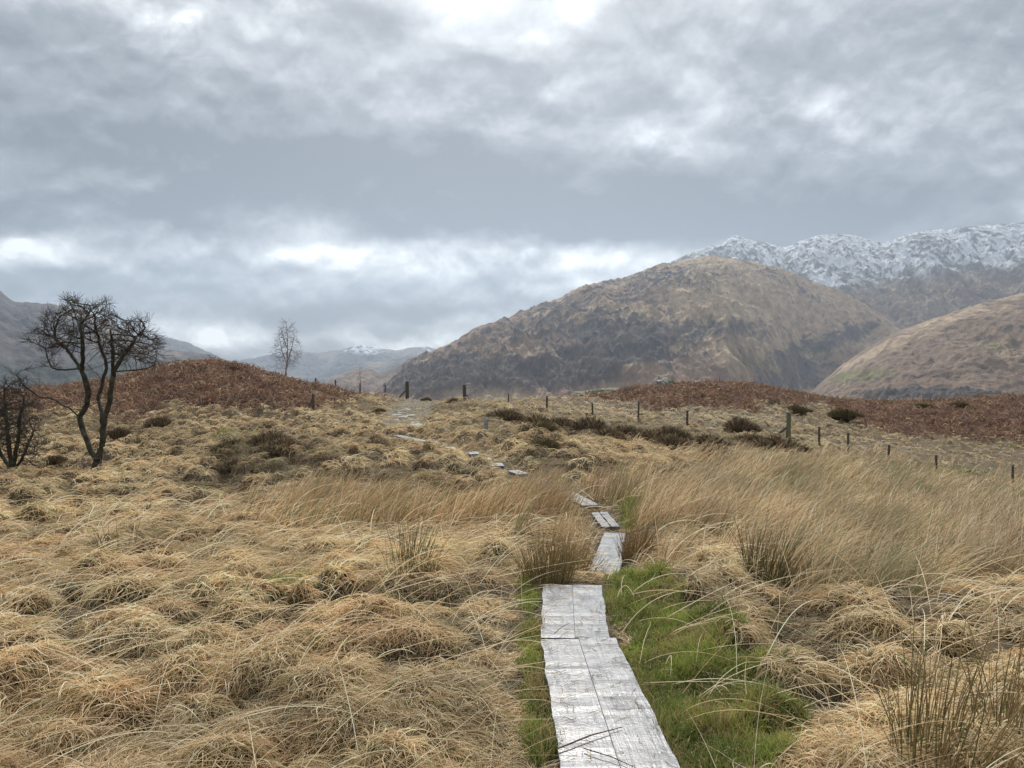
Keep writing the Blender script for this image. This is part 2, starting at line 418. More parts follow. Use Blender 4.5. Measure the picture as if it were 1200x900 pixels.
def height(x, y, m=None, ret_dir=False):
    if m is None: m = masks(x, y)
    z = base_z(x, y)
    r = m['r']
    a = 0.31 + 0.21 * sstep(8, 20, r)
    a = a * (1 - .75 * m['clear'])
    a = a * (1 - 0.62 * m['tall']) * (1 - 0.45 * m['moss']) * (1 - 0.8 * m['path']) * (1 - .3 * m['bracken'])
    cor = sstep(0.05, 0.75, m['board']); a = a * cor * (1 - sstep(130, 200, r))
    qx, qy = x + 0.2 * fbm(x * 1.9, y * 1.9, 3, 5), y + 0.2 * fbm(x * 1.9, y * 1.9, 3, 6)
    hz, bx, by = mixed_hummocks(qx, qy, r)
    big = hummocks(x + 3, y + 5, 1.7, 11)
    big = big - 0.45; hz = hz - 0.5 * sstep(15, 35, r)
    z = z + a * hz + 0.42 * a * big + 0.05 * fbm(x * 1.1, y * 1.1, 3, 41) * cor
    z = z + m['moss'] * .055 * hummocks(x + 9, y, .24, 17) * sstep(.02, .2, m['board'])
    z = z + m['bracken'] * (0.16 * fbm(x * 0.55, y * 0.55, 4, 51) + .14 * fbm(x * 2.1, y * 2.1, 2, 52))
    _, bz = board_dist(x, y)
    under = 1 - sstep(-0.02, 0.45, m['board'])
    z = z * (1 - under) + (bz - 0.052) * under
    return (z, bx, by, m) if ret_dir else z

# ------------------------------------------------------------------ object helpers
def mesh_obj(name, verts, faces, mat=None, parent=None, smooth=False, loc=None, cols=None):
    me = bpy.data.meshes.new(name)
    verts = np.asarray(verts, dtype=np.float32)
    if isinstance(faces, np.ndarray):
        k = faces.shape[1]; nf = len(faces)
        me.vertices.add(len(verts)); me.vertices.foreach_set('co', verts.ravel())
        me.loops.add(nf * k); me.loops.foreach_set('vertex_index', faces.astype(np.int32).ravel())
        me.polygons.add(nf); me.polygons.foreach_set('loop_start', np.arange(0, nf * k, k, dtype=np.int32))
        me.update(calc_edges=True)
    else:
        me.from_pydata(verts.tolist(), [], faces); me.update()
    if smooth: me.polygons.foreach_set('use_smooth', np.ones(len(me.polygons), bool))
    if cols is not None:
        at_ = me.color_attributes.new('col', 'FLOAT_COLOR', 'POINT')
        at_.data.foreach_set('color', np.c_[cols, np.ones(len(cols))].astype(np.float32).ravel())
    if mat: me.materials.append(mat)
    o = bpy.data.objects.new(name, me); COL.objects.link(o)
    if parent is not None: o.parent = parent
    if loc is not None: o.location = loc
    return o
def tag(o, label=None, cat=None, group=None, kind=None):
    if label: o['label'] = label
    if cat: o['category'] = cat
    if group: o['group'] = group
    if kind: o['kind'] = kind
    return o
def empty(name, loc=(0, 0, 0), rz=0.0):
    o = bpy.data.objects.new(name, None); COL.objects.link(o); o.location = loc; o.rotation_euler = (0, 0, rz)
    o.empty_display_size = 0.2
    return o
def material(name, base=(0.3, 0.3, 0.3), rough=0.8, attr=None):
    m = bpy.data.materials.new(name); m.use_nodes = True
    t = NT(m.node_tree); b = m.node_tree.nodes['Principled BSDF']
    b.inputs['Base Color'].default_value = (*base, 1); b.inputs['Roughness'].default_value = rough
    b.inputs['Specular IOR Level'].default_value = 0.3
    return m, t, b
def attr_col(t, name='col'):
    a = t.n.new('ShaderNodeAttribute'); a.attribute_name = name; return a.outputs['Color']
def bump(t, b, h, strength, dist):
    k = t.n.new('ShaderNodeBump'); k.inputs['Strength'].default_value = strength; k.inputs['Distance'].default_value = dist
    t.link(h, k.inputs['Height']); t.link(k.outputs[0], b.inputs['Normal'])
def lerp3(a, b, t): return np.asarray(a) * (1 - t[:, None]) + np.asarray(b) * t[:, None]

# ------------------------------------------------------------------ the moor: one sheet from the feet to the valley
th = np.r_[np.linspace(-math.pi, -0.78, 70)[:-1], np.linspace(-0.78, 0.78, 780), np.linspace(0.78, math.pi, 70)[1:]]
rads = 0.35 * 1.0095 ** np.arange(0, 790)
rads = np.r_[rads[rads < 600], 600 * 1.07 ** np.arange(1, 62)]
TH, RR = np.meshgrid(th, rads)
mx_, my_ = (np.sin(TH) * RR).ravel(), (np.cos(TH) * RR).ravel()
MM = masks(mx_, my_)
mz_ = height(mx_, my_, MM)
nr, na = RR.shape
I = np.arange(nr * na).reshape(nr, na)
quads = np.stack([I[:-1, :-1], I[:-1, 1:], I[1:, 1:], I[1:, :-1]], -1).reshape(-1, 4)[:, ::-1]
soil = lerp3((0.055, 0.038, 0.022), (0.11, 0.08, 0.042), np.clip(0.5 + fbm(mx_ * 2, my_ * 2, 3, 61), 0, 1))
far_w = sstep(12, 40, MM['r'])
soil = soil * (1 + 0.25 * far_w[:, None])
_vf = sstep(150, 400, MM['r'])
soil = soil * (1 - _vf[:, None]) + lerp3((0.05, 0.045, 0.03), (0.13, 0.10, 0.055), np.clip(0.5 + 1.2 * fbm(mx_ / 300, my_ / 300, 5, 67), 0, 1)) * _vf[:, None]
soil = soil * (1 - MM['bracken'][:, None]) + np.array([0.085, 0.034, 0.02]) * MM['bracken'][:, None]
soil = soil * (1 - MM['moss'][:, None]) + np.array([0.04, 0.055, 0.012]) * MM['moss'][:, None]
soil = soil * (1 - MM['path'][:, None]) + (np.array([0.12, 0.105, 0.075]) * (1 + 0.8 * fbm(mx_ * 3, my_ * 1.5, 3, 66))[:, None]) * MM['path'][:, None]
m_soil, t, b = material('peaty_ground', rough=0.9)
t.link(t.mix(1.0, attr_col(t), t.ramp(t.noise(t.n.new('ShaderNodeTexCoord').outputs['Object'], 9, 6, 0.7), [(0.3, (0.5, 0.5, 0.5)), (0.7, (1.5, 1.45, 1.4))]), 'MULTIPLY'), b.inputs['Base Color'])
bump(t, b, t.noise(t.n.new('ShaderNodeTexCoord').outputs['Object'], 25, 5, 0.7), 0.6, 0.03)
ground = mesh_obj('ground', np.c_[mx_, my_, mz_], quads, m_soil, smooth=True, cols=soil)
tag(ground, 'peaty moorland ground with hummocks and the low bracken rises', None, None, 'structure')
# small cap under the camera
capn = na


# ------------------------------------------------------------------ hills and mountains, each at its own distance
GRASS = np.array([0.40, 0.30, 0.20]); ROCK = np.array([0.095, 0.09, 0.09]); BRACK = np.array([0.20, 0.125, 0.085])
WOOD = np.array([0.075, 0.064, 0.060]); GREEN = np.array([0.20, 0.20, 0.075]); SNOW = np.array([0.66, 0.69, 0.73]); HEATH = np.array([0.13, 0.098, 0.083])
m_hill, t, b = material('hillside', rough=0.95)
tc = t.n.new('ShaderNodeTexCoord').outputs['Object']
t.link(t.mix(1.0, attr_col(t), t.ramp(t.noise(tc, 0.03, 8, 0.72), [(0.32, (0.6, 0.6, 0.62)), (0.68, (1.35, 1.33, 1.28))]), 'MULTIPLY'), b.inputs['Base Color'])
bump(t, b, t.noise(tc, 0.02, 9, 0.7), 1.0, 18.0)

def hill(name, label, ridge, D, Y0, foot, prof, amp, colour, px0, px1, nx=420, ny=260, seed=1, back=900, scale=260.0, rough_ridge=1.5):
    rx, ry = np.array([p[0] for p in ridge], float), np.array([p[1] for p in ridge], float)
    pxs = np.linspace(px0, px1, nx); pys = np.interp(pxs, rx, ry)
    Dp = np.interp(pxs, D[0], D[1]) if isinstance(D, tuple) else np.full(nx, float(D))
    Y0p = np.interp(pxs, Y0[0], Y0[1]) if isinstance(Y0, tuple) else np.full(nx, float(Y0))
    zr = CAMZ - (pys - 432) / F * Dp
    zr = zr + fbm(pxs / 9.0, pxs * 0 + seed, 4, seed) * rough_ridge * Dp / F
    s = np.r_[np.linspace(0, 1, ny), 1 + np.linspace(0, 1, 24)[1:]]
    S, P = np.meshgrid(s, pxs, indexing='ij')
    front = S <= 1
    Dm, Ym, Zm = Dp[None], Y0p[None], zr[None]
    Yc = np.where(front, Ym + (Dm - Ym) * S, Dm + back * (S - 1))
    Xc = (P - 600) / F * Yc
    zz = np.where(front, foot + (Zm - foot) * prof(S, P), Zm - (Zm - foot) * np.clip(S - 1, 0, 1) ** 1.2)
    env = np.where(front, np.sin(np.pi * np.clip(S, 0, 1)) ** 0.6, np.clip(S - 1, 0, 1))
    wx = Xc + 80 * fbm(Xc / 500, Yc / 500, 3, seed + 9); wy = Yc + 80 * fbm(Xc / 500, Yc / 500, 3, seed + 10)
    d = ridged(wx / scale, wy / (scale * 1.7), 7, seed + 20, 0.52) - 0.55
    zz = zz + d * amp * env * np.clip((Zm - foot) / 300, 0.15, 1.0)
    d2 = ridged(wx / (scale * .37) + 31, wy / (scale * .62), 6, seed + 30, 0.55) - 0.55
    zz = zz + d2 * amp * 0.42 * env
    # small crags everywhere, also along the skyline
    crag = ridged(wx / (scale * .16), wy / (scale * .16), 4, seed + 40) - 0.55
    zz = zz + crag * amp * 0.15 * (0.3 + env)
    px, py = to_px(Xc, Yc, zz)
    c, extra = colour(Xc.ravel(), Yc.ravel(), zz.ravel(), px.ravel(), py.ravel(), d.ravel(), crag.ravel(), seed)
    zz = zz + extra.reshape(zz.shape)
    n0, n1 = zz.shape
    I = np.arange(n0 * n1).reshape(n0, n1)
    q = np.stack([I[:-1, :-1], I[:-1, 1:], I[1:, 1:], I[1:, :-1]], -1).reshape(-1, 4)
    # closed base so the hill is solid
    o = mesh_obj(name, np.c_[Xc.ravel(), Yc.ravel(), zz.ravel()], q, m_hill, smooth=True, cols=c)
    tag(o, label, None, None, 'structure')
    return o

def mixc(c, col, w): return c * (1 - w[:, None]) + col * w[:, None]
def el(px, py, cx, cy, sx, sy, rot=0):
    a = R(rot); dx, dy = px - cx, py - cy
    u = dx * math.cos(a) + dy * math.sin(a); v = -dx * math.sin(a) + dy * math.cos(a)
    return np.exp(-(u / sx) ** 2 - (v / sy) ** 2)

def col_m1(x, y, z, px, py, d, crag, seed):
    n1 = fbm(x / 260 + y / 900, y / 300, 5, seed + 60, .62); n2 = fbm(x / 60, y / 60 + z / 40, 4, seed + 61, .66); n3 = fbm(x / 900, y / 900, 3, seed + 62)
    c = np.tile(GRASS * 1.18, (len(x), 1)) * (0.9 + 0.5 * n2[:, None])
    br = sstep(-0.15, 0.25, n1 + 0.6 * el(px, py, 650, 445, 260, 22) + .3 * el(px, py, 560, 405, 60, 20) - .5 * el(px, py, 940, 350, 90, 40))
    c = mixc(c, BRACK * 1.1, br * 0.7)
    he = sstep(0.12, 0.36, n1 * .7 + n2 * .8 - 0.1 + 0.35 * el(px, py, 700, 355, 170, 30, -20) - .35 * el(px, py, 950, 350, 70, 50))
    c = mixc(c, HEATH, he * .85)
    rk = sstep(0.12, 0.3, crag * .9 + n2 * .6 - 0.20 + 0.85 * el(px, py, 735, 395, 75, 26, 10) + 0.6 * el(px, py, 850, 385, 60, 12) + .45 * el(px, py, 770, 325, 80, 14) + .35 * el(px, py, 640, 370, 60, 14, -25) + .3 * el(px, py, 930, 335, 60, 8, 30))
    c = mixc(c, ROCK, rk * .8)
    wd = sstep(0.42, 0.80, el(px, py, 520, 445, 90, 28) + .85 * el(px, py, 610, 440, 90, 24) + .9 * el(px, py, 700, 425, 70, 22) + el(px, py, 925, 440, 36, 34) + .9 * el(px, py, 990, 395, 60, 12, -14) + .6 * el(px, py, 760, 405, 90, 16) + .9 * n1 + .9 * n2)
    c = mixc(c, WOOD * 1.25, wd * .85)
    gr = sstep(0.4, .8, el(px, py, 880, 425, 30, 10) + n2) * .4
    c = mixc(c, GREEN * .9, gr)
    ex = wd * (3.0 + 7.0 * np.clip(perlin(x / 9, y / 14, 77) + .4, 0, 1)) + rk * 5 * crag
    return c, ex
def col_snow(x, y, z, px, py, d, crag, seed):
    n1 = fbm(x / 200, y / 300, 5, seed + 60, .62); n2 = fbm(x / 34 + y / 90, y / 60, 4, seed + 61, .7)
    c = np.tile(GRASS * .8, (len(x), 1)) * (0.9 + 0.3 * n2[:, None])
    c = mixc(c, BRACK, sstep(-.1, .25, n1) * .7); c = mixc(c, HEATH * .9, sstep(.0, .25, n2 + n1 * .5) * .8)
    line = np.interp(px, [780, 850, 900, 960, 1000, 1060, 1120, 1200, 1400], [312, 310, 322, 338, 336, 326, 316, 312, 300])
    sn = sstep(9, -14, py - line + n1 * 26)
    bare = sstep(-.02, .12, crag * .55 + n2 * .85 + n1 * .6 - 0.04 + .12 * sstep(-30, 6, py - line))
    c = mixc(c, ROCK * 1.4, bare * .8 * sstep(20, -10, py - line))
    c = mixc(c, SNOW, sn * (1 - bare * .85))
    return c, crag * 6
def col_m3(x, y, z, px, py, d, crag, seed):
    n1 = fbm(x / 240, y / 200, 5, seed + 60, .6); n2 = fbm(x / 45, y / 50, 4, seed + 61, .62)
    c = np.tile(BRACK * 1.15 + np.array([.02, .03, .02]), (len(x), 1)) * (0.9 + 0.35 * n2[:, None])
    g = sstep(0.05, 0.5, n1 * .8 + n2 * .35 - .05 + .55 * el(px, py, 1120, 372, 120, 12, -22) + .3 * el(px, py, 1170, 415, 60, 10) + .25 * el(px, py, 1000, 430, 40, 12, -20))
    c = mixc(c, GRASS * 1.15, g)
    c = mixc(c, GREEN, sstep(.35, .8, el(px, py, 1010, 440, 50, 9, -6) + .7 * el(px, py, 1170, 405, 40, 8) + .5 * n2) * .75)
    c = mixc(c, HEATH, sstep(.12, .3, n2 + n1 * .3) * .8)
    w = sstep(.5, .75, el(px, py, 1090, 462, 120, 9) + .75 * el(px, py, 990, 402, 60, 8, -25) * 0 + .5 * n2 + .3 * n1)
    c = mixc(c, WOOD, w * .9)
    return c, w * (2 + 6 * np.clip(perlin(x / 8, y / 10, 78) + .4, 0, 1))
def col_far(base, snow_py=None):
    def f(x, y, z, px, py, d, crag, seed):
        n1 = fbm(x / 500, y / 700, 5, seed + 60, .6); n2 = fbm(x / 120, y / 160, 4, seed + 61, .6)
        c = np.tile(np.array(base), (len(x), 1)) * (1 + .5 * n2[:, None])
        c = mixc(c, GRASS * .8, sstep(.0, .3, n1) * .6)
        c = mixc(c, ROCK, sstep(.0, .2, n2 + crag * .4) * .5)
        if snow_py is not None:
            c = mixc(c, SNOW, sstep(3, -4, py - snow_py + n1 * 10) * sstep(.12, -.08, n2))
        return c, crag * 4
    return f
def col_l(x, y, z, px, py, d, crag, seed):
    c, e = col_far((0.085, 0.07, 0.062))(x, y, z, px, py, d, crag, seed)
    w = sstep(0, .5, (py - 418) / 20 + fbm(x / 150, y / 150, 3, 5))
    return mixc(c, np.array([0.035, 0.045, 0.028]), w * .8), e + w * 4 * perlin(x / 12, y / 14, 79)

hill('mountain', 'brown craggy mountain with leafless woods on its lower slopes',
     [(380, 470), (440, 460), (466, 440), (473, 430), (490, 418), (533, 400), (543, 393), (560, 383), (600, 371), (613, 364), (650, 352), (677, 338), (700, 331), (733, 325), (767, 312), (800, 305), (832, 300), (867, 305), (913, 314), (937, 324), (990, 343), (1035, 370), (1060, 392), (1100, 440), (1180, 470)],
     ([380, 600, 850, 1100], [2350, 2900, 3300, 3400]), ([380, 850, 940, 1100], [1350, 1450, 2650, 2850]), -115, lambda s, p: s ** 1.12, 120, col_m1, 380, 1180, 860, 420, 1, scale=330)
hill('mountain', 'snow-dusted craggy ridge beyond the brown mountain',
     [(680, 345), (760, 322), (795, 303), (820, 292), (845, 286), (858, 277), (864, 276), (872, 280), (900, 286), (918, 291), (935, 283), (960, 276), (990, 275), (1010, 279), (1035, 286), (1060, 276), (1075, 272), (1110, 269), (1150, 265), (1200, 261), (1300, 250), (1500, 262)],
     5200, 3300, -60, lambda s, p: s ** 1.0, 150, col_snow, 680, 1480, 860, 420, 2, scale=420, back=1500)
hill('hill', 'bracken brown hillside with a pale grassy shoulder on the right',
     [(900, 500), (940, 470), (960, 450), (985, 429), (1010, 411), (1050, 389), (1100, 371), (1150, 355), (1200, 343), (1300, 318), (1500, 300), (1700, 320)],
     2200, 1150, -112, lambda s, p: s ** 1.15, 50, col_m3, 900, 1650, 560, 330, 3, scale=260, rough_ridge=0.6)
hill('mountain', 'dim grey-brown mountain beyond the bare trees',
     [(-900, 260), (-500, 250), (-300, 270), (-100, 322), (0, 340), (18, 354), (60, 356), (100, 364), (130, 379), (180, 408), (250, 416), (280, 432), (310, 450), (340, 462)],
     4000, 1900, -112, lambda s, p: s ** 1.2, 90, col_l, -800, 345, 560, 240, 4, scale=380)
hill('mountain', 'far blue shoulder sloping down to the loch valley',
     [(40, 388), (120, 394), (170, 393), (200, 396), (222, 402), (250, 415), (285, 432), (330, 448), (350, 452)],
     7500, 5600, -112, lambda s, p: s ** 1.1, 90, col_far((0.09, 0.08, 0.07)), 40, 350, 240, 120, 5, scale=600)
hill('mountain', 'farthest pale blue mountains with snow streaks on their tops',
     [(130, 440), (200, 434), (240, 428), (274, 424), (319, 415), (354, 412), (374, 413), (408, 408), (423, 404), (452, 409), (463, 411), (480, 408), (500, 406), (515, 409), (560, 420), (640, 430)],
     9600, 7900, -112, lambda s, p: s ** 1.0, 160, col_far((0.10, 0.09, 0.08), 412), 130, 640, 380, 160, 6, scale=900, back=1100, rough_ridge=.8)
hill('hill', 'blue wooded spur across the loch',
     [(350, 452), (361, 444), (385, 437), (408, 427), (430, 424), (452, 424), (461, 421), (500, 415), (560, 430)],
     7200, 5900, -112, lambda s, p: s ** 1.0, 60, col_far((0.05, 0.055, 0.04)), 350, 560, 200, 90, 7, scale=500, rough_ridge=.7)
hill('hill', 'small brown knolls at the foot of the craggy mountain',
     [(372, 452), (383, 446), (399, 441), (414, 434), (437, 433), (443, 438), (452, 435), (465, 429), (480, 420), (520, 415), (560, 430)],
     3600, 2500, -112, lambda s, p: s ** 1.0, 45, lambda *a: (mixc(col_far((0.13, 0.09, 0.065))(*a)[0], BRACK, sstep(0, .3, fbm(a[0] / 90, a[1] / 90, 3, 9)) * .7), a[6] * 5), 372, 560, 240, 120, 8, scale=240)

# the loch: a sheet of water on the valley floor
m_water, t, b = material('loch_water', (0.02, 0.03, 0.035), 0.06)
bump(t, b, t.noise(t.n.new('ShaderNodeTexCoord').outputs['Object'], 0.05, 3, 0.6), 0.15, 1.0)
wl = []
for px, Ya, Yb in [(225, 5300, 5400), (250, 5000, 7000), (300, 4700, 7700), (340, 4600, 7800), (380, 4700, 7800), (430, 5100, 7700), (470, 5400, 5500)]:
    wl.append((px, Ya, Yb))
wv = [((px - 600) / F * Ya, Ya, -107.0) for px, Ya, Yb in wl] + [((px - 600) / F * Yb, Yb, -107.0) for px, Ya, Yb in wl]
k = len(wl)
loch = mesh_obj('loch', wv, [(i, i + 1, k + i + 1, k + i) for i in range(k - 1)], m_water)
tag(loch, 'pale strip of loch water in the valley', None, None, 'structure')

# the air between: thin even haze round everything on the ground
m_haze = bpy.data.materials.new('haze'); m_haze.use_nodes = True
t = NT(m_haze.node_tree); t.n.clear()
pv = t.n.new('ShaderNodeVolumePrincipled'); pv.inputs['Color'].default_value = (0.66, 0.80, 1.0, 1); pv.inputs['Density'].default_value = HAZE
pv.inputs['Anisotropy'].default_value = 0.4
oo = t.n.new('ShaderNodeOutputMaterial'); t.link(pv.outputs[0], oo.inputs['Volume'])
hx, hy0, hy1, hz0, hz1 = 9500, -800, 11500, -135, 1350
hv = [(sx * hx, y, z) for z in (hz0, hz1) for y in (hy0, hy1) for sx in (-1, 1)]
haze = mesh_obj('haze', hv, [(0, 2, 3, 1), (4, 5, 7, 6), (0, 1, 5, 4), (2, 6, 7, 3), (0, 4, 6, 2), (1, 3, 7, 5)], m_haze)
tag(haze, 'thin blue haze in the valley air', None, None, 'stuff')
haze.display_type = 'WIRE'


# ------------------------------------------------------------------ wood and stone
def wood(name, c0, c1, c2, rough=(0.3, 0.6), gscale=1.0, crack=0.5, spec=0.5):
    m, t, b = material(name)
    tc = t.n.new('ShaderNodeTexCoord').outputs['Object']
    mp = t.n.new('ShaderNodeMapping'); mp.inputs['Scale'].default_value = (16 * gscale, 1.2 * gscale, 16 * gscale); t.link(tc, mp.inputs[0])
    g1 = t.noise(mp.outputs[0], 3.0, 6, 0.65, 0.6); g2 = t.noise(tc, 7.0, 6, 0.7, 0.4); g3 = t.noise(tc, 40, 3, 0.6)
    v = t.n.new('ShaderNodeTexVoronoi'); v.feature = 'DISTANCE_TO_EDGE'
    mp2 = t.n.new('ShaderNodeMapping'); mp2.inputs['Scale'].default_value = (9, 17, 9); t.link(tc, mp2.inputs[0])
    wv_ = t.vmath('ADD', mp2.outputs[0], t.vmath('MULTIPLY', t.noise(tc, 5, 4, 0.6, out=1), (1.6, 1.6, 0)))
    t.link(wv_, v.inputs['Vector']); v.inputs['Scale'].default_value = 1.0
    gate = t.math('MULTIPLY', t.math('LESS_THAN', v.outputs['Distance'], 0.035), t.math('GREATER_THAN', t.noise(tc, 6.0, 3, 0.6), 0.52))
    gate = t.math('MULTIPLY', gate, crack)
    col = t.ramp(t.math('ADD', t.math('MULTIPLY', g1, 0.55), t.math('MULTIPLY', g2, 0.5)), [(0.32, c0), (0.5, c1), (0.68, c2)])
    col = t.mix(gate, col, (0.10, 0.09, 0.08))
    t.link(col, b.inputs['Base Color'])
    t.link(t.ramp(g2, [(0.3, (rough[0],) * 3), (0.7, (rough[1],) * 3)]), b.inputs['Roughness'])
    b.inputs['Specular IOR Level'].default_value = spec
    h = t.math('ADD', t.math('MULTIPLY', g1, 0.35), t.math('ADD', t.math('MULTIPLY', g3, 0.06), t.math('SUBTRACT', t.math('ADD', t.math('MULTIPLY', g2, 0.30), t.math('MULTIPLY', t.noise(wv_, 1.6, 5, 0.65), 0.35)), t.math('MULTIPLY', gate, 0.8))))
    bump(t, b, h, 0.6, 0.008)
    return m
m_deck = wood('wet_board', (0.10, 0.10, 0.105), (0.155, 0.157, 0.168), (0.205, 0.208, 0.222), (0.24, 0.40), 1.0, 0.9)
m_bearer = wood('old_timber', (0.07, 0.055, 0.04), (0.12, 0.10, 0.08), (0.2, 0.17, 0.14), (0.6, 0.9), 1.0, 0.3)
m_post = wood('fence_timber', (0.045, 0.035, 0.028), (0.075, 0.062, 0.05), (0.12, 0.105, 0.085), (0.6, 0.9), 2.0, 0.3, 0.3)
m_greenpost = wood('mossy_timber', (0.07, 0.07, 0.035), (0.12, 0.13, 0.07), (0.2, 0.2, 0.13), (0.7, 0.9), 2.0, 0.3, 0.3)
m_silver = wood('bleached_timber', (0.12, 0.11, 0.1), (0.25, 0.24, 0.22), (0.4, 0.39, 0.37), (0.7, 0.9), 2.0, 0.3, 0.3)
m_wire, _t, _b = material('fence_wire', (0.32, 0.33, 0.34), 0.5); _b.inputs['Metallic'].default_value = 0.6
m_galv, _t, _b = material('galvanised_steel', (0.3, 0.31, 0.33), 0.45); _b.inputs['Metallic'].default_value = 0.5

def plank_mesh(w0, w1, L, th, seed, side=0):
    """a board lying along +y, w0 wide at the near end and w1 at the far end, with worn edges"""
    g = np.random.default_rng(seed); n = max(4, int(L / 0.05)); V = []; Fc = []
    for i in range(n + 1):
        s = i / n; y = s * L + (g.normal(0, .004) if i in (0, n) else 0)
        w = (w0 * (1 - s) + w1 * s) / 2
        a = w + (g.normal(0, .0022) + .003 * math.sin(i * .7 + seed)) * (side <= 0) + .0004 * (side > 0); c = w + (g.normal(0, .0022) + .003 * math.sin(i * .6 + seed * 2)) * (side >= 0)
        b_ = 0.0015
        zz = g.normal(0, .0006)
        V += [(-a, y, -th), (-a, y, -b_ + zz), (-a + b_, y, zz), (c - b_, y, zz), (c, y, -b_ + zz), (c, y, -th)]
    for i in range(n):
        k = i * 6
        for j in range(6):
            j2 = (j + 1) % 6
            Fc.append((k + j, k + 6 + j, k + 6 + j2, k + j2))
    Fc.append(tuple(range(0, 6))); Fc.append(tuple(range(n * 6 + 5, n * 6 - 1, -1)))
    return V, Fc
LBL = ["long wet silvery board section nearest the camera", "short board section butted onto the far end of the nearest one", "board section dropping down into the rushes behind the step",
       "two separated planks with a dark slit between them past the dip", "plank section lying slantwise between the rushes, fourth past the step", "thin plank section leading left above the bend",
       "partly grassed-over plank left of the bend", "small exposed plank end, nearest of three in the grass", "small exposed plank end, middle one of three in the grass",
       "small exposed plank end, farthest of three in the grass", "tiny board end before the long far plank", "long straight far plank beside the muddy path"]
for k, ((nm, corners, zz), c) in enumerate(zip(BOARDS, BW)):
    fl, fr, nr_, nl = c
    far = (fl + fr) / 2; near = (nl + nr_) / 2
    d = far - near; L = float(np.linalg.norm(d[:2])); rz = math.atan2(-d[0], d[1])
    nrm = np.array([math.cos(rz), math.sin(rz)])
    w0 = float(abs(np.dot((nr_ - nl)[:2], nrm))); w1 = float(abs(np.dot((fr - fl)[:2], nrm)))
    if k > 2: w0 = w1 = float(np.clip((w0 + w1) / 2, 0.24, 0.46))
    if k > 5: L = max(L, 0.5)
    root = empty('boardwalk_section', (float(near[0]), float(near[1]), zz), rz)
    tag(root, LBL[k], 'boardwalk', 'boardwalk sections laid across the moor')
    gap = 0.030 if nm == 'pair' else (0.0005 if k < 3 else 0.005)
    for s in (-1, 1):
        V, Fc = plank_mesh(w0 / 2 - gap / 2, w1 / 2 - gap / 2, L - 0.006, 0.042 if k < 6 else 0.026, 10 * k + s + 5, s if k < 3 else 0)
        p = mesh_obj('plank', V, Fc, m_deck, root)
        p.location = (s * (w0 / 4 + 0.0), 0, 0.002 * s); p.rotation_euler = (0, 0.006 * s, -s * math.atan((w1 - w0) / 4 / L))
    for yy in (0.12, L - 0.12) if L < 2.2 else (0.12, L / 2, L - 0.12):
        V = [(x, y, z) for z in (-0.14, -0.047) for y in (-0.05, 0.05) for x in (-w0 / 2 + .02, w0 / 2 - .02)]
        bb = mesh_obj('bearer', V, [(0, 2, 3, 1), (4, 5, 7, 6), (0, 1, 5, 4), (2, 6, 7, 3), (0, 4, 6, 2), (1, 3, 7, 5)], m_bearer, root, loc=(0, yy, 0))

# ------------------------------------------------------------------ tubes
def tube(path, radii, sides=8, jitter=0.0, seed=0, cap=True):
    g = np.random.default_rng(seed); path = [np.array(p, float) for p in path]; n = len(path); V = []; Fc = []
    up = np.array([0.31, 0.17, 0.93])
    for i, p in enumerate(path):
        d = path[min(i + 1, n - 1)] - path[max(i - 1, 0)]; d = d / (np.linalg.norm(d) + 1e-9)
        u = np.cross(d, up if abs(np.dot(d, up)) < .95 else np.array([1., 0, 0])); u /= np.linalg.norm(u); v = np.cross(d, u)
        for j in range(sides):
            a = 2 * math.pi * j / sides; r = radii[i] * (1 + jitter * g.normal())
            V.append(p + (u * math.cos(a) + v * math.sin(a)) * r)
    for i in range(n - 1):
        for j in range(sides):
            j2 = (j + 1) % sides
            Fc.append((i * sides + j, i * sides + j2, (i + 1) * sides + j2, (i + 1) * sides + j))
    if cap: Fc.append(tuple(range(sides))[::-1]); Fc.append(tuple(range((n - 1) * sides, n * sides)))
    return V, Fc
def merge(parts):
    V = []; Fc = []
    for v, f in parts:
        o = len(V); V += [tuple(map(float, q)) for q in v]; Fc += [tuple(i + o for i in q) for q in f]
    return V, Fc
def zof(x, y): return float(height(np.array([x]), np.array([y]))[0])
def bzof(x, y): return float(base_z(np.array([x]), np.array([y]))[0])
def hit(px, py, lo=3, hi=90):
    rx, ry, rz = ray(px, py); ks = np.exp(np.linspace(math.log(lo), math.log(hi), 1500)) / ry
    z = CAMZ + rz * ks; g = base_z(rx * ks, ry * ks)
    i = np.argmax(z < g) if (z < g).any() else len(ks) - 1
    return np.array([rx * ks[i], ry * ks[i], float(g[i])])

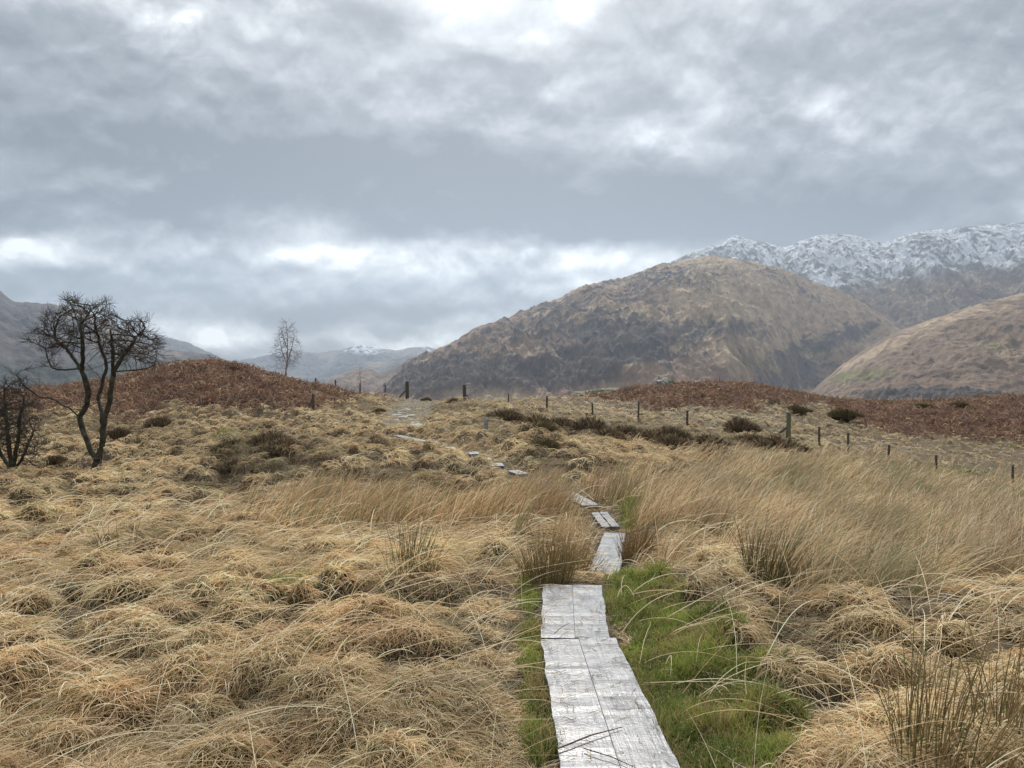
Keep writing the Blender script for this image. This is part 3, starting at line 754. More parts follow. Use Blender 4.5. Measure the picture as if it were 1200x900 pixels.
# ------------------------------------------------------------------ fences
def stake(px, top, Yd, r, seed, lean=0.0, parent=None, mat=None, name='post'):
    T = at(px, top, Yd); gz = bzof(T[0], T[1]); h = T[2] - gz
    V, Fc = tube([(-lean, 0, -0.35), (-lean * .5, 0, h * .5), (0, 0, h - 0.01), (0, 0, h)], [r * 1.05, r, r * .98, r * .8], 9, 0.03, seed)
    o = mesh_obj(name, V, Fc, mat or m_post, parent, loc=(T[0], T[1], gz) if parent is None else None)
    if parent is not None: o.location = np.array([T[0], T[1], gz]) - np.array(parent.location)
    return o, T, gz
def fence(name, label, posts, hi, wires=(0.92, 0.62, 0.32), group=None):
    T0 = at(posts[0][0], posts[0][1], posts[0][2])
    root = empty(name, (T0[0], T0[1], bzof(T0[0], T0[1]))); tag(root, label, 'fence', group)
    tops = []
    for i, (px, top, Yd, r) in enumerate(posts):
        o, T, gz = stake(px, top, Yd, r, i + hi, lean=0.03 * math.sin(i * 2.3 + hi), parent=root, mat=m_greenpost if r > 0.09 and px > 900 else m_post)
        tops.append((T, gz, r))
    for w in wires:
        pts = []
        for i in range(len(tops) - 1):
            (A, ga, _), (B_, gb, _) = tops[i], tops[i + 1]
            a = np.array([A[0], A[1] - .05, ga + (A[2] - ga) * w]); b_ = np.array([B_[0], B_[1] - .05, gb + (B_[2] - gb) * w])
            for s in (0, .25, .5, .75):
                q = a * (1 - s) + b_ * s; q[2] -= 0.05 * s * (1 - s) * 4; pts.append(q - np.array(root.location))
        A, ga, _ = tops[-1]; pts.append(np.array([A[0], A[1] - .05, ga + (A[2] - ga) * w]) - np.array(root.location))
        V, Fc = tube(pts, [0.0035] * len(pts), 4)
        mesh_obj('wire', V, Fc, m_wire, root)
    return root
def brace(root, pa, pb, Yd, r, mat=m_post):
    A = at(pa[0], pa[1], Yd); B_ = at(pb[0], pb[1], Yd + 0.05)
    d = (A - B_) * 0.25
    V, Fc = tube([A + d - np.array(root.location), B_ - np.array(root.location)], [r, r], 7)
    return mesh_obj('brace', V, Fc, mat, root)
fl_ = fence('wire_fence', 'post and wire fence along the crest between the birch and the gateway',
            [(323, 443, 56, .06), (345.5, 443, 55.5, .06), (370, 443, 55, .06), (393, 445, 54.5, .055), (422, 449, 54, .05), (451.5, 451, 54, .045), (477, 447, 54, .125)], 3, group='wire fences across the moor')
brace(fl_, (466, 468), (475, 458), 54, .05)
fr_ = fence('wire_fence', 'post and wire fence running down to the right below the bracken',
            [(544, 451, 52, .12), (596, 461, 50, .045), (641, 464, 45, .06), (694, 472, 44, .055), (748.5, 470, 42.5, .055), (805.5, 481, 41.5, .06), (863, 488, 40, .06), (924.6, 483, 38.5, .115),
             (960, 500, 37.7, .055), (994, 507, 37, .055), (1042, 521, 36, .055), (1097, 533, 35, .055), (1187, 545, 34, .05), (1290, 562, 33, .05)], 23, group='wire fences across the moor')
brace(fr_, (898, 519), (923, 500), 38.5, .07); brace(fr_, (556, 473), (546, 463), 52, .05)
# the steel gate stands swung open, seen nearly end on
gA = at(546, 465, 52.2); gz = bzof(gA[0], gA[1])
gt = empty('field_gate', (gA[0], gA[1], gz)); gt.rotation_euler = (0, 0, R(80.5)); tag(gt, 'galvanised field gate swung open behind its dark post', 'gate')
parts = []
for z_ in (0.25, 0.5, 0.75, 1.0): parts.append(tube([(0, 0, z_), (1.5, 0, z_)], [.014, .014], 6))
mesh_obj('bar', *merge(parts), m_galv, gt)
mesh_obj('gate_frame', *merge([tube([(0, 0, .15), (0, 0, 1.2)], [.028] * 2, 8), tube([(1.52, 0, .15), (1.52, 0, 1.2)], [.022] * 2, 8), tube([(0.02, 0, 1.2), (1.5, 0, 1.2)], [.02] * 2, 8), tube([(0.02, 0.03, .27), (1.5, 0.03, 1.17)], [.015] * 2, 6)]), m_galv, gt)

def lone_post(px, top, bot, r, label, mat, seed, lean=0):
    P0 = hit(px, bot); root = empty('post', tuple(P0)); tag(root, label, 'post')
    h = at(px, top, P0[1])[2] - P0[2]
    V, Fc = tube([(-lean, 0, -.3), (-lean * .5, 0, h * .5), (0, 0, h * .93), (r * .3, 0, h)], [r * 1.1, r, r * .9, r * .5], 9, .08, seed)
    mesh_obj('shaft', V, Fc, mat, root)
    return root, h
pr, h = lone_post(367, 461, 482, .06, 'dark leaning stake with a strut, in front of the left bracken', m_post, 4)
mesh_obj('strut', *tube([(-0.25, 0, 0.05), (-0.03, 0, h * .75)], [.035, .03], 6), m_post, pr)
pr, h = lone_post(570, 490, 512, .075, 'short bleached and splintered stump post standing alone by the boards', m_silver, 6, .04)
mesh_obj('splinter', *merge([tube([(0, 0, h * .9), (-.04, 0, h * 1.12)], [.03, .008], 5, .1), tube([(0.03, 0, h * .85), (.14, 0, h * 1.06)], [.02, .006], 5, .1)]), m_silver, pr)
Tp = at(1018, 468, 71); V, Fc = tube([(0, 0, -.4), (0, 0, Tp[2] - bzof(Tp[0], Tp[1]))], [.09, .08], 8)
tag(mesh_obj('marker_post', V, Fc, m_post, loc=(Tp[0], Tp[1], bzof(Tp[0], Tp[1]))), 'single small dark post on the skyline of the right bracken rise', 'post')

# ------------------------------------------------------------------ stones
def rock_mat(name, lichen, base0, base1, thr=0.5):
    m, t, b = material(name, rough=0.9)
    tc = t.n.new('ShaderNodeTexCoord').outputs['Object']
    c = t.ramp(t.noise(tc, 4, 7, 0.7), [(0.35, base0), (0.65, base1)])
    k = t.ramp(t.noise(tc, 2.2, 6, 0.7), [(thr - .03, (0, 0, 0)), (thr + .04, (1, 1, 1))])
    t.link(t.mix(k, c, lichen), b.inputs['Base Color']); bump(t, b, t.noise(tc, 9, 8, 0.7), 0.8, 0.03)
    return m
m_rock = rock_mat('lichen_rock', (0.14, 0.16, 0.07), (0.2, 0.2, 0.19), (0.62, 0.62, 0.6), .52)
m_outcrop = rock_mat('mossy_rock', (0.10, 0.115, 0.06), (0.12, 0.12, 0.11), (0.34, 0.35, 0.32), .46)
m_stone = rock_mat('path_stone', (0.16, 0.15, 0.1), (0.3, 0.29, 0.27), (0.5, 0.5, 0.49), .62)
def rock(name, loc, size, mat, seed, sub=4, sharp=0.35):
    bm = bmesh.new(); bmesh.ops.create_icosphere(bm, subdivisions=sub, radius=1)
    P = np.array([v.co[:] for v in bm.verts])
    n1 = fbm(P[:, 0] * 1.1 + seed * 3.7 + P[:, 2], P[:, 1] * 1.1 - P[:, 2] * .7, 4, seed); n2 = ridged(P[:, 0] * 2.3 + P[:, 2] * 1.3, P[:, 1] * 2.3 + seed + P[:, 2], 3, seed + 4)
    k = 1 + sharp * n1 * 1.4 + sharp * .4 * (n2 - .5)
    P = np.sign(P) * np.abs(P) ** .8 * k[:, None] * np.array(size)
    for v, p in zip(bm.verts, P): v.co = p
    me = bpy.data.meshes.new(name); bm.to_mesh(me); bm.free(); me.materials.append(mat)
    o = bpy.data.objects.new(name, me); COL.objects.link(o); o.location = loc
    return o
p0 = at(781, 449, 63); p0[2] = max(p0[2] - .1, bzof(p0[0], p0[1]))
tag(rock('boulder', tuple(p0), (0.62, 0.5, 0.5), m_rock, 3, sharp=.8), 'pale lichen-spotted boulder perched on the bracken knoll', 'boulder')
p0 = at(713, 463, 66)
tag(rock('rock_outcrop', (p0[0], p0[1], p0[2] - .25), (3.0, 1.6, 0.75), m_outcrop, 11, 5, .35), 'low mossy grey rock outcrop left of the boulder on the knoll', 'rock')
for i, (px, py, s) in enumerate([(686, 681, .085), (696, 677, .075)]):
    p0 = on_z(px, py, -.14)
    tag(rock('stone', tuple(p0), (s, s * .8, s * .6), m_stone, 20 + i, 3), ['rounded grey stone left of the dip board, behind the step', 'smaller grey stone tight against the step end'][i], 'stone')
g = np.random.default_rng(9)
for i in range(16):
    px, py = g.normal(478, 16), g.uniform(479, 508)
    p0 = hit(px, py)
    s = g.uniform(.12, .3)
    o = rock('stone', tuple(p0 + np.array([0, 0, .02])), (s, s * .9, s * .3), m_stone, 40 + i % 4, 2)
    tag(o, 'flat pale stone trodden into the muddy path before the gateway', 'stone', 'flat stones in the muddy path')

# ------------------------------------------------------------------ bare trees
def bark(name, c0, c1, c2, sc=6):
    m, t, b = material(name, rough=0.9)
    tc = t.n.new('ShaderNodeTexCoord').outputs['Object']
    t.link(t.ramp(t.noise(tc, sc, 6, 0.7), [(0.35, c0), (0.5, c1), (0.66, c2)]), b.inputs['Base Color']); bump(t, b, t.noise(tc, 30, 5, 0.7), 0.8, 0.02)
    return m
m_alder = bark('mossy_bark', (0.03, 0.027, 0.022), (0.055, 0.053, 0.036), (0.12, 0.12, 0.08))
m_twig = bark('dark_twigs', (0.045, 0.035, 0.03), (0.07, 0.055, 0.045), (0.11, 0.09, 0.07), 3)
m_birch = bark('birch_bark', (0.16, 0.14, 0.13), (0.34, 0.33, 0.32), (0.6, 0.59, 0.57), 4)
m_btwig = bark('birch_twigs', (0.16, 0.13, 0.125), (0.22, 0.18, 0.175), (0.3, 0.26, 0.25), 3)
def grow_tree(guides, attract, step, di, dk, seed, iters=70, droop=0.0, jitter=0.15, twig=0.12, ntwig=3):
    g = np.random.default_rng(seed)
    pos = []; par = []; fixed = []
    for pts, attach in guides:
        pts = [np.array(p, float) for p in pts]
        if attach < 0: last = -1; start = 0
        else:
            A = np.array(pos); last = int(np.argmin(np.linalg.norm(A - pts[0], axis=1))); start = 1
        if last < 0: pos.append(pts[0]); par.append(-1); last = 0
        cur = pos[last]
        for q in pts[1:]:
            d = q - cur; n = max(1, int(np.linalg.norm(d) / step)); p0 = cur
            for i in range(1, n + 1):
                w = p0 + d * i / n + g.normal(0, step * .10, 3)
                pos.append(w); par.append(last); last = len(pos) - 1; cur = w
    A = attract.copy()
    for it in range(iters):
        if len(A) == 0: break
        kd = kdtree.KDTree(len(pos))
        for i, p in enumerate(pos): kd.insert(p, i)
        kd.balance()
        acc = {}; keep = []
        for k_, a in enumerate(A):
            co, i, dd = kd.find(a)
            if dd < dk: continue
            keep.append(k_)
            if dd < di: acc.setdefault(i, []).append((a - pos[i]) / dd)
        A = A[keep]
        if not acc: break
        for i, ds in acc.items():
            d = np.mean(ds, axis=0) + g.normal(0, jitter, 3); d[2] -= droop
            d /= np.linalg.norm(d) + 1e-9
            pos.append(pos[i] + d * step); par.append(i)
    n0 = len(pos); kids = [0] * n0
    for i in range(1, n0):
        if par[i] >= 0: kids[par[i]] += 1
    tips = [i for i in range(n0) if kids[i] == 0]
    for i in tips + list(g.choice(n0, int(n0 * .45))):
        i = int(i)
        d0 = pos[i] - pos[par[i]] if par[i] >= 0 else np.array([0, 0, 1.]); d0 = d0 / (np.linalg.norm(d0) + 1e-9)
        for q in range(ntwig if kids[i] == 0 else 1):
            d = d0 + g.normal(0, .42, 3) + np.array([0, 0, .18]); d /= np.linalg.norm(d)
            a = len(pos); pos.append(pos[i] + d * twig * g.uniform(.5, 1)); par.append(i)
            d = d + g.normal(0, .18, 3); d /= np.linalg.norm(d)
            pos.append(pos[a] + d * twig * g.uniform(.5, 1)); par.append(a)
    return np.array(pos), np.array(par)
def tree_parts(pos, par, tip, base_r, powr=2.4, cut=0.02):
    n = len(pos); w = np.zeros(n); ch = [[] for _ in range(n)]
    for i in range(n):
        if par[i] >= 0: ch[par[i]].append(i)
    for i in range(n - 1, -1, -1):
        if not ch[i]: w[i] = 1.0
        if par[i] >= 0: w[par[i]] += w[i]
    r = tip * w ** (1 / powr)
    # stretch the thick end so the trunk reaches its real girth
    k = math.log(base_r / tip) / math.log(r[0] / tip); r = tip * (r / tip) ** k
    hh = pos[:, 2] - pos[0, 2]; r = r * (1 + .65 * np.exp(-np.clip(hh, 0, 9) / (base_r * 3.2)))
    big = []; small = []
    # chains
    done = set()
    stack = [0]
    roots = [i for i in range(n) if par[i] < 0]
    stack = [(i, None) for i in roots]
    while stack:
        s, pre = stack.pop()
        chain = ([pre] if pre is not None else []) + [s]; c = s
        while ch[c]:
            m = max(ch[c], key=lambda q: w[q])
            for q in ch[c]:
                if q != m: stack.append((q, c))
            chain.append(m); c = m
        if len(chain) < 2: continue
        rr = [min(r[q], r[chain[1]] if i == 0 and pre is not None else 9) for i, q in enumerate(chain)]
        # split thick run / thin run
        cutk = next((i for i, v in enumerate(rr) if v < cut), len(chain))
        if cutk >= 2: big.append(tube([pos[q] for q in chain[:cutk + 1]], rr[:cutk + 1], 8, .04, s, cap=True))
        a = max(cutk - 1, 0) if cutk >= 2 else 0
        if cutk < len(chain): small.append(tube([pos[q] for q in chain[a if cutk >= 2 else 0:]], [min(v, cut * 1.2) if cutk < 2 else v for v in rr[a if cutk >= 2 else 0:]], 3 if rr[-1] < .008 else 4, 0, s, cap=False))
    return merge(big), merge(small)
def make_tree(name, label, cat, base, guides, attract, mats, **kw):
    cut = kw.pop('cut', .02); tip = kw.pop('tip', .004); base_r = kw.pop('base_r', .2); powr = kw.pop('powr', 2.4)
    base = np.array(base)
    gd = [([np.array(p) - base for p in pts], a) for pts, a in guides]
    pos, par = grow_tree(gd, attract - base, **kw)
    (v1, f1), (v2, f2) = tree_parts(pos, par, tip, base_r, powr, cut)
    root = empty(name, tuple(base)); tag(root, label, cat)
    if v1: mesh_obj('trunk', v1, f1, mats[0], root, smooth=True)
    if v2: mesh_obj('crown', v2, f2, mats[1], root)
    return root
def ell(g, n, cx, cy, sx, sy, Yd, depth, hollow=0.0):
    """points inside an ellipsoid given by photo centre and half sizes at distance Yd"""
    q = g.normal(0, 1, (n, 3)); q /= np.linalg.norm(q, axis=1)[:, None]; q *= (hollow + (1 - hollow) * g.random(n)[:, None]) ** (1 / 2.6)
    return np.array([at(cx + sx * a, cy + sy * b_, Yd + depth * c_) for a, b_, c_ in q])
Yt = 22.0
def A1(x, y, dy=0.0): return at(x / 3.3333, 330 + y / 3.3333, Yt + dy)
g = np.random.default_rng(12)
b0 = at(112, 566, Yt); b0[2] = zof(b0[0], b0[1]) - .1
gd = [([b0, A1(375, 730), A1(378, 700)], -1),
      ([A1(372, 700), A1(352, 650, .1), A1(330, 590, .2), A1(313, 530, .2), A1(342, 480, .1), A1(343, 430), A1(330, 370, -.1), A1(322, 350), A1(295, 305, .2), A1(262, 262, .4), A1(215, 225, .5)], 0),
      ([A1(325, 360), A1(322, 300, -.3), A1(322, 240, -.5), A1(310, 170, -.6)], 0), ([A1(325, 355), A1(350, 345, .5), A1(385, 380, .4)], 0),
      ([A1(313, 525, .2), A1(270, 495), A1(215, 466, -.2), A1(150, 450, -.4), A1(100, 410, -.5), A1(62, 362, -.5)], 0),
      ([A1(305, 352), A1(250, 345, .3), A1(205, 338, .5), A1(190, 312, .6)], 0),
      ([A1(378, 700), A1(400, 640, -.1), A1(402, 570, -.2), A1(394, 510, -.2), A1(384, 460), A1(402, 390, .1), A1(418, 340, .2), A1(405, 280, .3), A1(385, 220, .3)], 0),
      ([A1(402, 560), A1(425, 475, -.3), A1(437, 410, -.4), A1(445, 350, -.3), A1(478, 295, -.2), A1(530, 225, 0), A1(565, 180)], 0),
      ([A1(440, 370, -.3), A1(440, 280, -.8), A1(432, 190, -1.)], 0), ([A1(447, 355, -.3), A1(510, 348, .3), A1(570, 340, .5), A1(625, 320, .6)], 0),
      ([A1(402, 390), A1(365, 352, -.4), A1(338, 318, -.6)], 0), ([A1(384, 470), A1(330, 452, .4), A1(285, 435, .6)], 0)]
CL = [(165, 205, 40, 38), (215, 150, 48, 42), (290, 115, 52, 42), (365, 120, 46, 40), (250, 225, 60, 45), (320, 200, 56, 50), (205, 260, 40, 26), (370, 185, 34, 40), (120, 235, 26, 14),
      (450, 165, 60, 36), (530, 190, 52, 40), (580, 235, 46, 42), (480, 235, 60, 50), (420, 240, 40, 50), (545, 285, 50, 30), (605, 305, 36, 26), (470, 290, 40, 30), (560, 160, 30, 22), (410, 140, 30, 26), (270, 72, 30, 14), (400, 85, 30, 12)]
att = np.concatenate([ell(g, int(sx * sy / 6.5), cx / 3.333, 330 + cy / 3.333, sx / 3.333, sy / 3.333, Yt + g.normal(0, .5), .55) for cx, cy, sx, sy in CL] + [ell(g, 60, 80 / 3.333, 330 + 380 / 3.333, 12, 14, Yt - .4, .4), ell(g, 40, 205 / 3.333, 330 + 325 / 3.333, 10, 7, Yt + .6, .3)])
make_tree('bare_tree', 'leafless twisted tree with mossy forked trunk beside the bracken mound', 'tree', b0, gd, att, (m_alder, m_twig),
          step=.12, di=1.3, dk=.14, seed=5, base_r=.11, tip=.0036, cut=.018, powr=1.85, twig=.19, ntwig=5, jitter=.05)
# low many-stemmed bare tree at the left edge
Yt2 = 20.0; b1 = at(14, 568, Yt2); b1[2] = zof(b1[0], b1[1]) - .1
def A2(x, y, dy=0.0): return at(x, y, Yt2 + dy)
gd = [([b1, A2(14, 556), A2(15, 548)], -1), ([A2(14, 555), A2(4, 535, .3), A2(-12, 510, .5), A2(-22, 480, .6)], 0), ([A2(15, 552), A2(20, 520, -.2), A2(24, 490, -.4), A2(30, 460, -.5)], 0), ([A2(14, 555), A2(10, 515), A2(6, 480, .1), A2(4, 452)], 0),
      ([A2(16, 556), A2(30, 530, .2), A2(40, 505, .4)], 0), ([A2(14, 555), A2(-2, 548, -.3), A2(-25, 530, -.6)], 0)]
att = np.concatenate([ell(g, 1500, 4, 490, 46, 46, Yt2, 1.1), ell(g, 300, 34, 522, 16, 22, Yt2, .5)])
make_tree('bare_tree', 'low dark many-stemmed bare tree cut by the left edge', 'tree', b1, gd, att, (m_alder, m_twig), step=.10, di=1.2, dk=.11, seed=6, base_r=.085, tip=.004, cut=.022, powr=2.1, twig=.13, ntwig=3)
# birch on the crest
Yb = 58.0; b2 = at(333, 450, Yb); b2[2] = min(b2[2], bzof(b2[0], b2[1]))
def A3(x, y, dy=0.0): return at(x, y, Yb + dy)
gd = [([b2, A3(335, 438), A3(336.5, 425), A3(337, 410), A3(336.5, 395), A3(336, 380)], -1), ([A3(336, 428), A3(331, 412, .3), A3(328, 398, .4)], 0), ([A3(336.5, 424), A3(342, 408, -.3), A3(345, 394, -.4)], 0), ([A3(337, 410), A3(332, 396), A3(330, 386)], 0)]
att = np.concatenate([ell(g, 620, 336, 412, 18, 26, Yb, 1.1), ell(g, 260, 336, 390, 12, 16, Yb, .8)])
make_tree('birch_tree', 'slender leafless birch standing alone on the crest behind the fence', 'tree', b2, gd, att, (m_birch, m_btwig), step=.14, di=1.2, dk=.17, seed=7, base_r=.075, tip=.005, cut=.02, powr=2.2, twig=.2, ntwig=2, jitter=.1)
# saplings
def sapling(px, top, Yd, label, w, seed, bot=None):
    T = at(px, top, Yd); bz_ = bzof(T[0], T[1]); B0 = np.array([T[0], T[1], bz_])
    gd = [([B0, B0 * .5 + T * .5 + np.array([.05, 0, 0]), T], -1)]
    g = np.random.default_rng(seed); h = T[2] - bz_
    at_ = np.c_[g.normal(0, w, 90), g.normal(0, w, 90), g.uniform(.3, .95, 90) * h] + B0
    make_tree('sapling', label, 'tree', B0, gd, at_, (m_btwig, m_btwig), step=.12, di=.8, dk=.15, seed=seed, base_r=.022, tip=.005, cut=.012, powr=2.2, twig=.15, ntwig=1)
sapling(421.5, 429, 55, 'thin leafless sapling rising above the crest fence', .16, 31)
sapling(45, 432, 44, 'small bare sapling on the skyline right of the left-edge tree', .35, 32)
sapling(96, 535, 21.4, 'wispy bare sapling at the foot of the forked tree', .3, 33)

# ------------------------------------------------------------------ heather bushes
def bush_material(name):
    m, t, b = material(name, rough=0.9); t.link(attr_col(t), b.inputs['Base Color']); return m
m_bush = bush_material('heather')
def bush_mesh(seed, pal, n=2600, spiky=0.0):
    """one metre across, made of upright wiry sprays with small leaves"""
    g = np.random.default_rng(seed); V = np.zeros((n, 4, 3)); C = np.zeros((n, 4, 3))
    a = g.random(n) * 6.283; q = np.sqrt(g.random(n)); rr = .5 * q * (1 + .25 * np.sin(a * 3 + seed) + .15 * np.sin(a * 7 + 2 * seed))
    h = (.40 * np.clip(1 - q ** 2.2, 0.05, 1) + .05) * (.65 + .5 * g.random(n))
    bx, by = np.cos(a) * rr, np.sin(a) * rr
    z0 = h * g.random(n) ** .6 * .85
    d = np.c_[bx * 1.5 + g.normal(0, .3, n), by * 1.5 + g.normal(0, .3, n), .55 + .5 * g.random(n) + spiky]; d /= np.linalg.norm(d, axis=1)[:, None]
    L = (.07 + .12 * g.random(n) + .1 * spiky)[:, None]; s = np.cross(d, g.normal(0, 1, (n, 3))); s /= np.linalg.norm(s, axis=1)[:, None]; wd = (.006 + .008 * g.random(n))[:, None]
    P = np.c_[bx, by, z0]
    V[:, 0] = P - s * wd; V[:, 1] = P + s * wd; V[:, 2] = P + d * L + s * wd * .5; V[:, 3] = P + d * L - s * wd * .5
    c = np.array(pal)[g.choice(len(pal), n)] * (.6 + .8 * g.random(n))[:, None]
    C[:] = c[:, None]
    # dense woody core so one cannot see through the middle
    bm = bmesh.new(); bmesh.ops.create_icosphere(bm, subdivisions=3, radius=1); Pc = np.array([v.co[:] for v in bm.verts]); fc = [[v.index for v in f.verts] for f in bm.faces]; bm.free()
    Pc = Pc * np.array([.40, .40, .27]) * (1 + .3 * fbm(Pc[:, 0] * 3 + seed, Pc[:, 1] * 3 + Pc[:, 2] * 2, 3, seed))[:, None]
    verts = np.r_[V.reshape(-1, 3), Pc]; cols = np.r_[C.reshape(-1, 3), np.tile(np.array(pal[0]) * .6, (len(Pc), 1))]
    faces = [tuple(range(i * 4, i * 4 + 4)) for i in range(n)] + [tuple(i + n * 4 for i in f) for f in fc]
    return verts, faces, cols
BROWN = [(0.15, 0.11, 0.07), (0.24, 0.175, 0.11), (0.11, 0.08, 0.052), (0.36, 0.28, 0.17)]
OLIVE = [(0.14, 0.12, 0.06), (0.21, 0.17, 0.085), (0.11, 0.095, 0.05), (0.26, 0.2, 0.11)]
tmpl = {}
for kind, pal in (('brown', BROWN), ('olive', OLIVE)):
    for s in range(3):
        v, f, c = bush_mesh(60 + s, pal, 3600, .0 if kind == 'brown' else .08)
        me_o = mesh_obj('heather_bush', v, f, m_bush, cols=c); tmpl[kind, s] = me_o.data; bpy.data.objects.remove(me_o)
BUSH = [(275, 534, 30, 'olive', 'round dark green bush left of the large heather patch on the left slope'),
        (259, 552, 27, 'brown', 'brown heather clump just below the round dark green bush'),
        (277, 562, 34, 'brown', 'lowest brown heather clump on the left slope'),
        (350, 537, 46, 'brown', 'largest brown heather bush on the left slope'),
        (318, 534, 34, 'brown', 'heather bush between the round dark green bush and the largest one'),
        (330, 552, 36, 'brown', 'low heather clump directly below the largest left bush'),
        (441, 534, 36, 'brown', 'lone flat heather bush left of the long far plank'),
        (445, 484, 20, 'olive', 'small green bush on the crest below the strainer post'),
        (186, 503, 34, 'brown', 'dark heather bush at the lower edge of the left bracken'),
        (140, 516, 30, 'brown', 'heather bush close right of the forked tree trunk'),
        (92, 500, 26, 'brown', 'heather bush behind the forked tree, to its left'),
        (64, 555, 26, 'brown', 'heather clump in the grass between the two left trees'),
        (532, 474, 20, 'brown', 'tiny heather clump left of the gate post'),
        (500, 470, 14, 'brown', 'tiny heather tuft in the middle of the gateway'),
        (592, 499, 34, 'brown', 'low heather bush above the splintered stump post'),
        (634, 522, 32, 'olive', 'dark green bush at the near end of the heather band'),
        (627, 506, 34, 'brown', 'heather bush at the left end of the heather band'),
        (654, 504, 36, 'brown', 'second bush along the top of the heather band'),
        (668, 518, 30, 'brown', 'heather bush right of the dark green one in the band'),
        (690, 510, 36, 'brown', 'heather bush in the middle of the band below the second fence post'),
        (712, 520, 34, 'brown', 'low heather bush along the front of the band'),
        (732, 513, 38, 'brown', 'wide heather bush under the tall fence post'),
        (760, 520, 36, 'brown', 'heather bush right of the one under the tall fence post'),
        (785, 533, 34, 'brown', 'dark heather bush at the near right tip of the band'),
        (784, 515, 32, 'brown', 'heather bush above the right tip of the band'),
        (826, 527, 38, 'brown', 'upper bush of the dark pair right of the band'),
        (838, 540, 36, 'brown', 'lower bush of the dark pair right of the band'),
        (866, 506, 28, 'brown', 'heather bush at the foot of a thin fence post'),
        (908, 532, 44, 'brown', 'dark heather bush below the braced strainer post'),
        (880, 522, 34, 'brown', 'heather bush at the low end of the slanting brace'),
        (988, 494, 40, 'olive', 'broad olive bush at the tip of the right bracken bank'),
        (932, 484, 34, 'olive', 'olive bush just above the strainer post'),
        (1083, 478, 26, 'olive', 'left one of two bushes on the right skyline'),
        (1125, 477, 28, 'olive', 'right one of two bushes on the right skyline'),
        (780, 575, 40, 'olive', 'dull green bush in the grass right of the board bend'),
        (640, 545, 26, 'olive', 'green tuft behind the thin plank at the bend'),
        (240, 584, 30, 'olive', 'dim green bush in the hollow below the forked tree')]
for i, (px, py, w, kind, label) in enumerate(BUSH):
    p0 = hit(px, py); sc = w / F * p0[1] * (1.25 if py > 490 and 230 < px < 915 else .8)
    o = bpy.data.objects.new('heather_bush', tmpl[kind, i % 3]); COL.objects.link(o)
    o.location = (p0[0], p0[1], max(zof(p0[0], p0[1]), p0[2]) + 0.02 * sc); o.scale = (sc, sc, sc * (.78 + .2 * math.sin(i * 1.7)) * (.72 if px > 915 else 1)); o.rotation_euler = (0, 0, i * 2.1)
    tag(o, label, 'bush', 'heather bushes on the moor')

# ------------------------------------------------------------------ rushes
m_rush = strand = None
m_rush, t, b = material('rush_stem', rough=0.5); t.link(attr_col(t), b.inputs['Base Color'])
def rush(px, py, label, n, h, spread, lean, pal, r, seed, zoff=0.0):
    p0 = hit(px, py, 1.6); g = np.random.default_rng(seed); parts = []; cols = []
    for i in range(n):
        a = g.random() * 6.283; q = spread * math.sqrt(g.random()); x0, y0 = math.cos(a) * q, math.sin(a) * q
        L = h * g.uniform(.3, 1.08) * (1 - .35 * (q / spread) ** 2); dx = math.cos(a) * q / spread * .42 + lean + g.normal(0, .16); dy = math.sin(a) * q / spread * .35 + g.normal(0, .12)
        zz0 = zof(p0[0] + x0, p0[1] + y0) - p0[2] - .02
        pts = [np.array([x0 + dx * L * s ** 1.5, y0 + dy * L * s ** 1.3, zz0 + L * (s - .12 * abs(dx) * s * s)]) for s in (0, .3, .6, .85, 1)]
        v, f = tube(pts, [r, r, r * .85, r * .6, r * .25], 4, 0, i); parts.append((v, f))
        c0, c1 = np.array(pal[g.integers(len(pal))]), np.array((0.30, 0.20, 0.09))
        k = g.uniform(.2, 1)
        for s in (0, .3, .6, .85, 1): cols += [tuple(c0 * (1 - k * s) + c1 * k * s)] * 4
    V, Fc = merge(parts)
    o = mesh_obj('rush_clump', V, Fc, m_rush, loc=tuple(p0), cols=np.array(cols)); tag(o, label, 'rushes', 'rush clumps in the grass')
GR = [(0.10, 0.12, 0.035), (0.14, 0.14, 0.05), (0.07, 0.085, 0.03)]; DR = [(0.30, 0.2, 0.09), (0.2, 0.13, 0.06), (0.38, 0.28, 0.14)]
rush(1105, 935, 'tall green and brown rush clump rising at the bottom right corner', 120, .66, .20, .26, GR + DR, .0026, 1)
rush(1185, 915, 'sparser rush clump beside the tall one, cut by the right edge', 60, .62, .14, .34, DR + GR, .0024, 2)
rush(900, 700, 'dark green rush clump in the leaning grass right of the mossy verge', 190, .62, .20, .30, [(0.05, 0.07, 0.025), (0.08, 0.095, 0.03)], .0024, 3)
rush(482, 706, 'upright green rush clump between the front tussocks left of the boards', 90, .48, .20, .10, GR, .0022, 4)
rush(142, 668, 'thin dark dead rush stems standing in the straw at far left', 34, .55, .22, .10, [(0.09, 0.06, 0.04), (0.14, 0.09, 0.05)], .0026, 5)
rush(640, 690, 'brown rush clump crowding the left side of the step', 300, .50, .20, .06, DR + GR, .0020, 6)
rush(670, 672, 'rusty rush clump overhanging the dip board from the left', 340, .52, .22, .04, DR, .0024, 7)
rush(745, 640, 'straw rush clump on the right of the dip board', 200, .55, .16, .20, DR, .0024, 8)
rush(1092, 668, 'dark green rush clump in the leaning grass toward the right edge', 120, .6, .22, .32, GR + [(0.05, 0.07, 0.025)], .0026, 12)
rush(862, 592, 'small olive rush tuft at the far side of the leaning grass', 110, .7, .3, .25, GR, .004, 13)
rush(1000, 640, 'loose green-brown rush clump deep in the leaning grass', 150, .7, .3, .35, DR + GR, .003, 9)

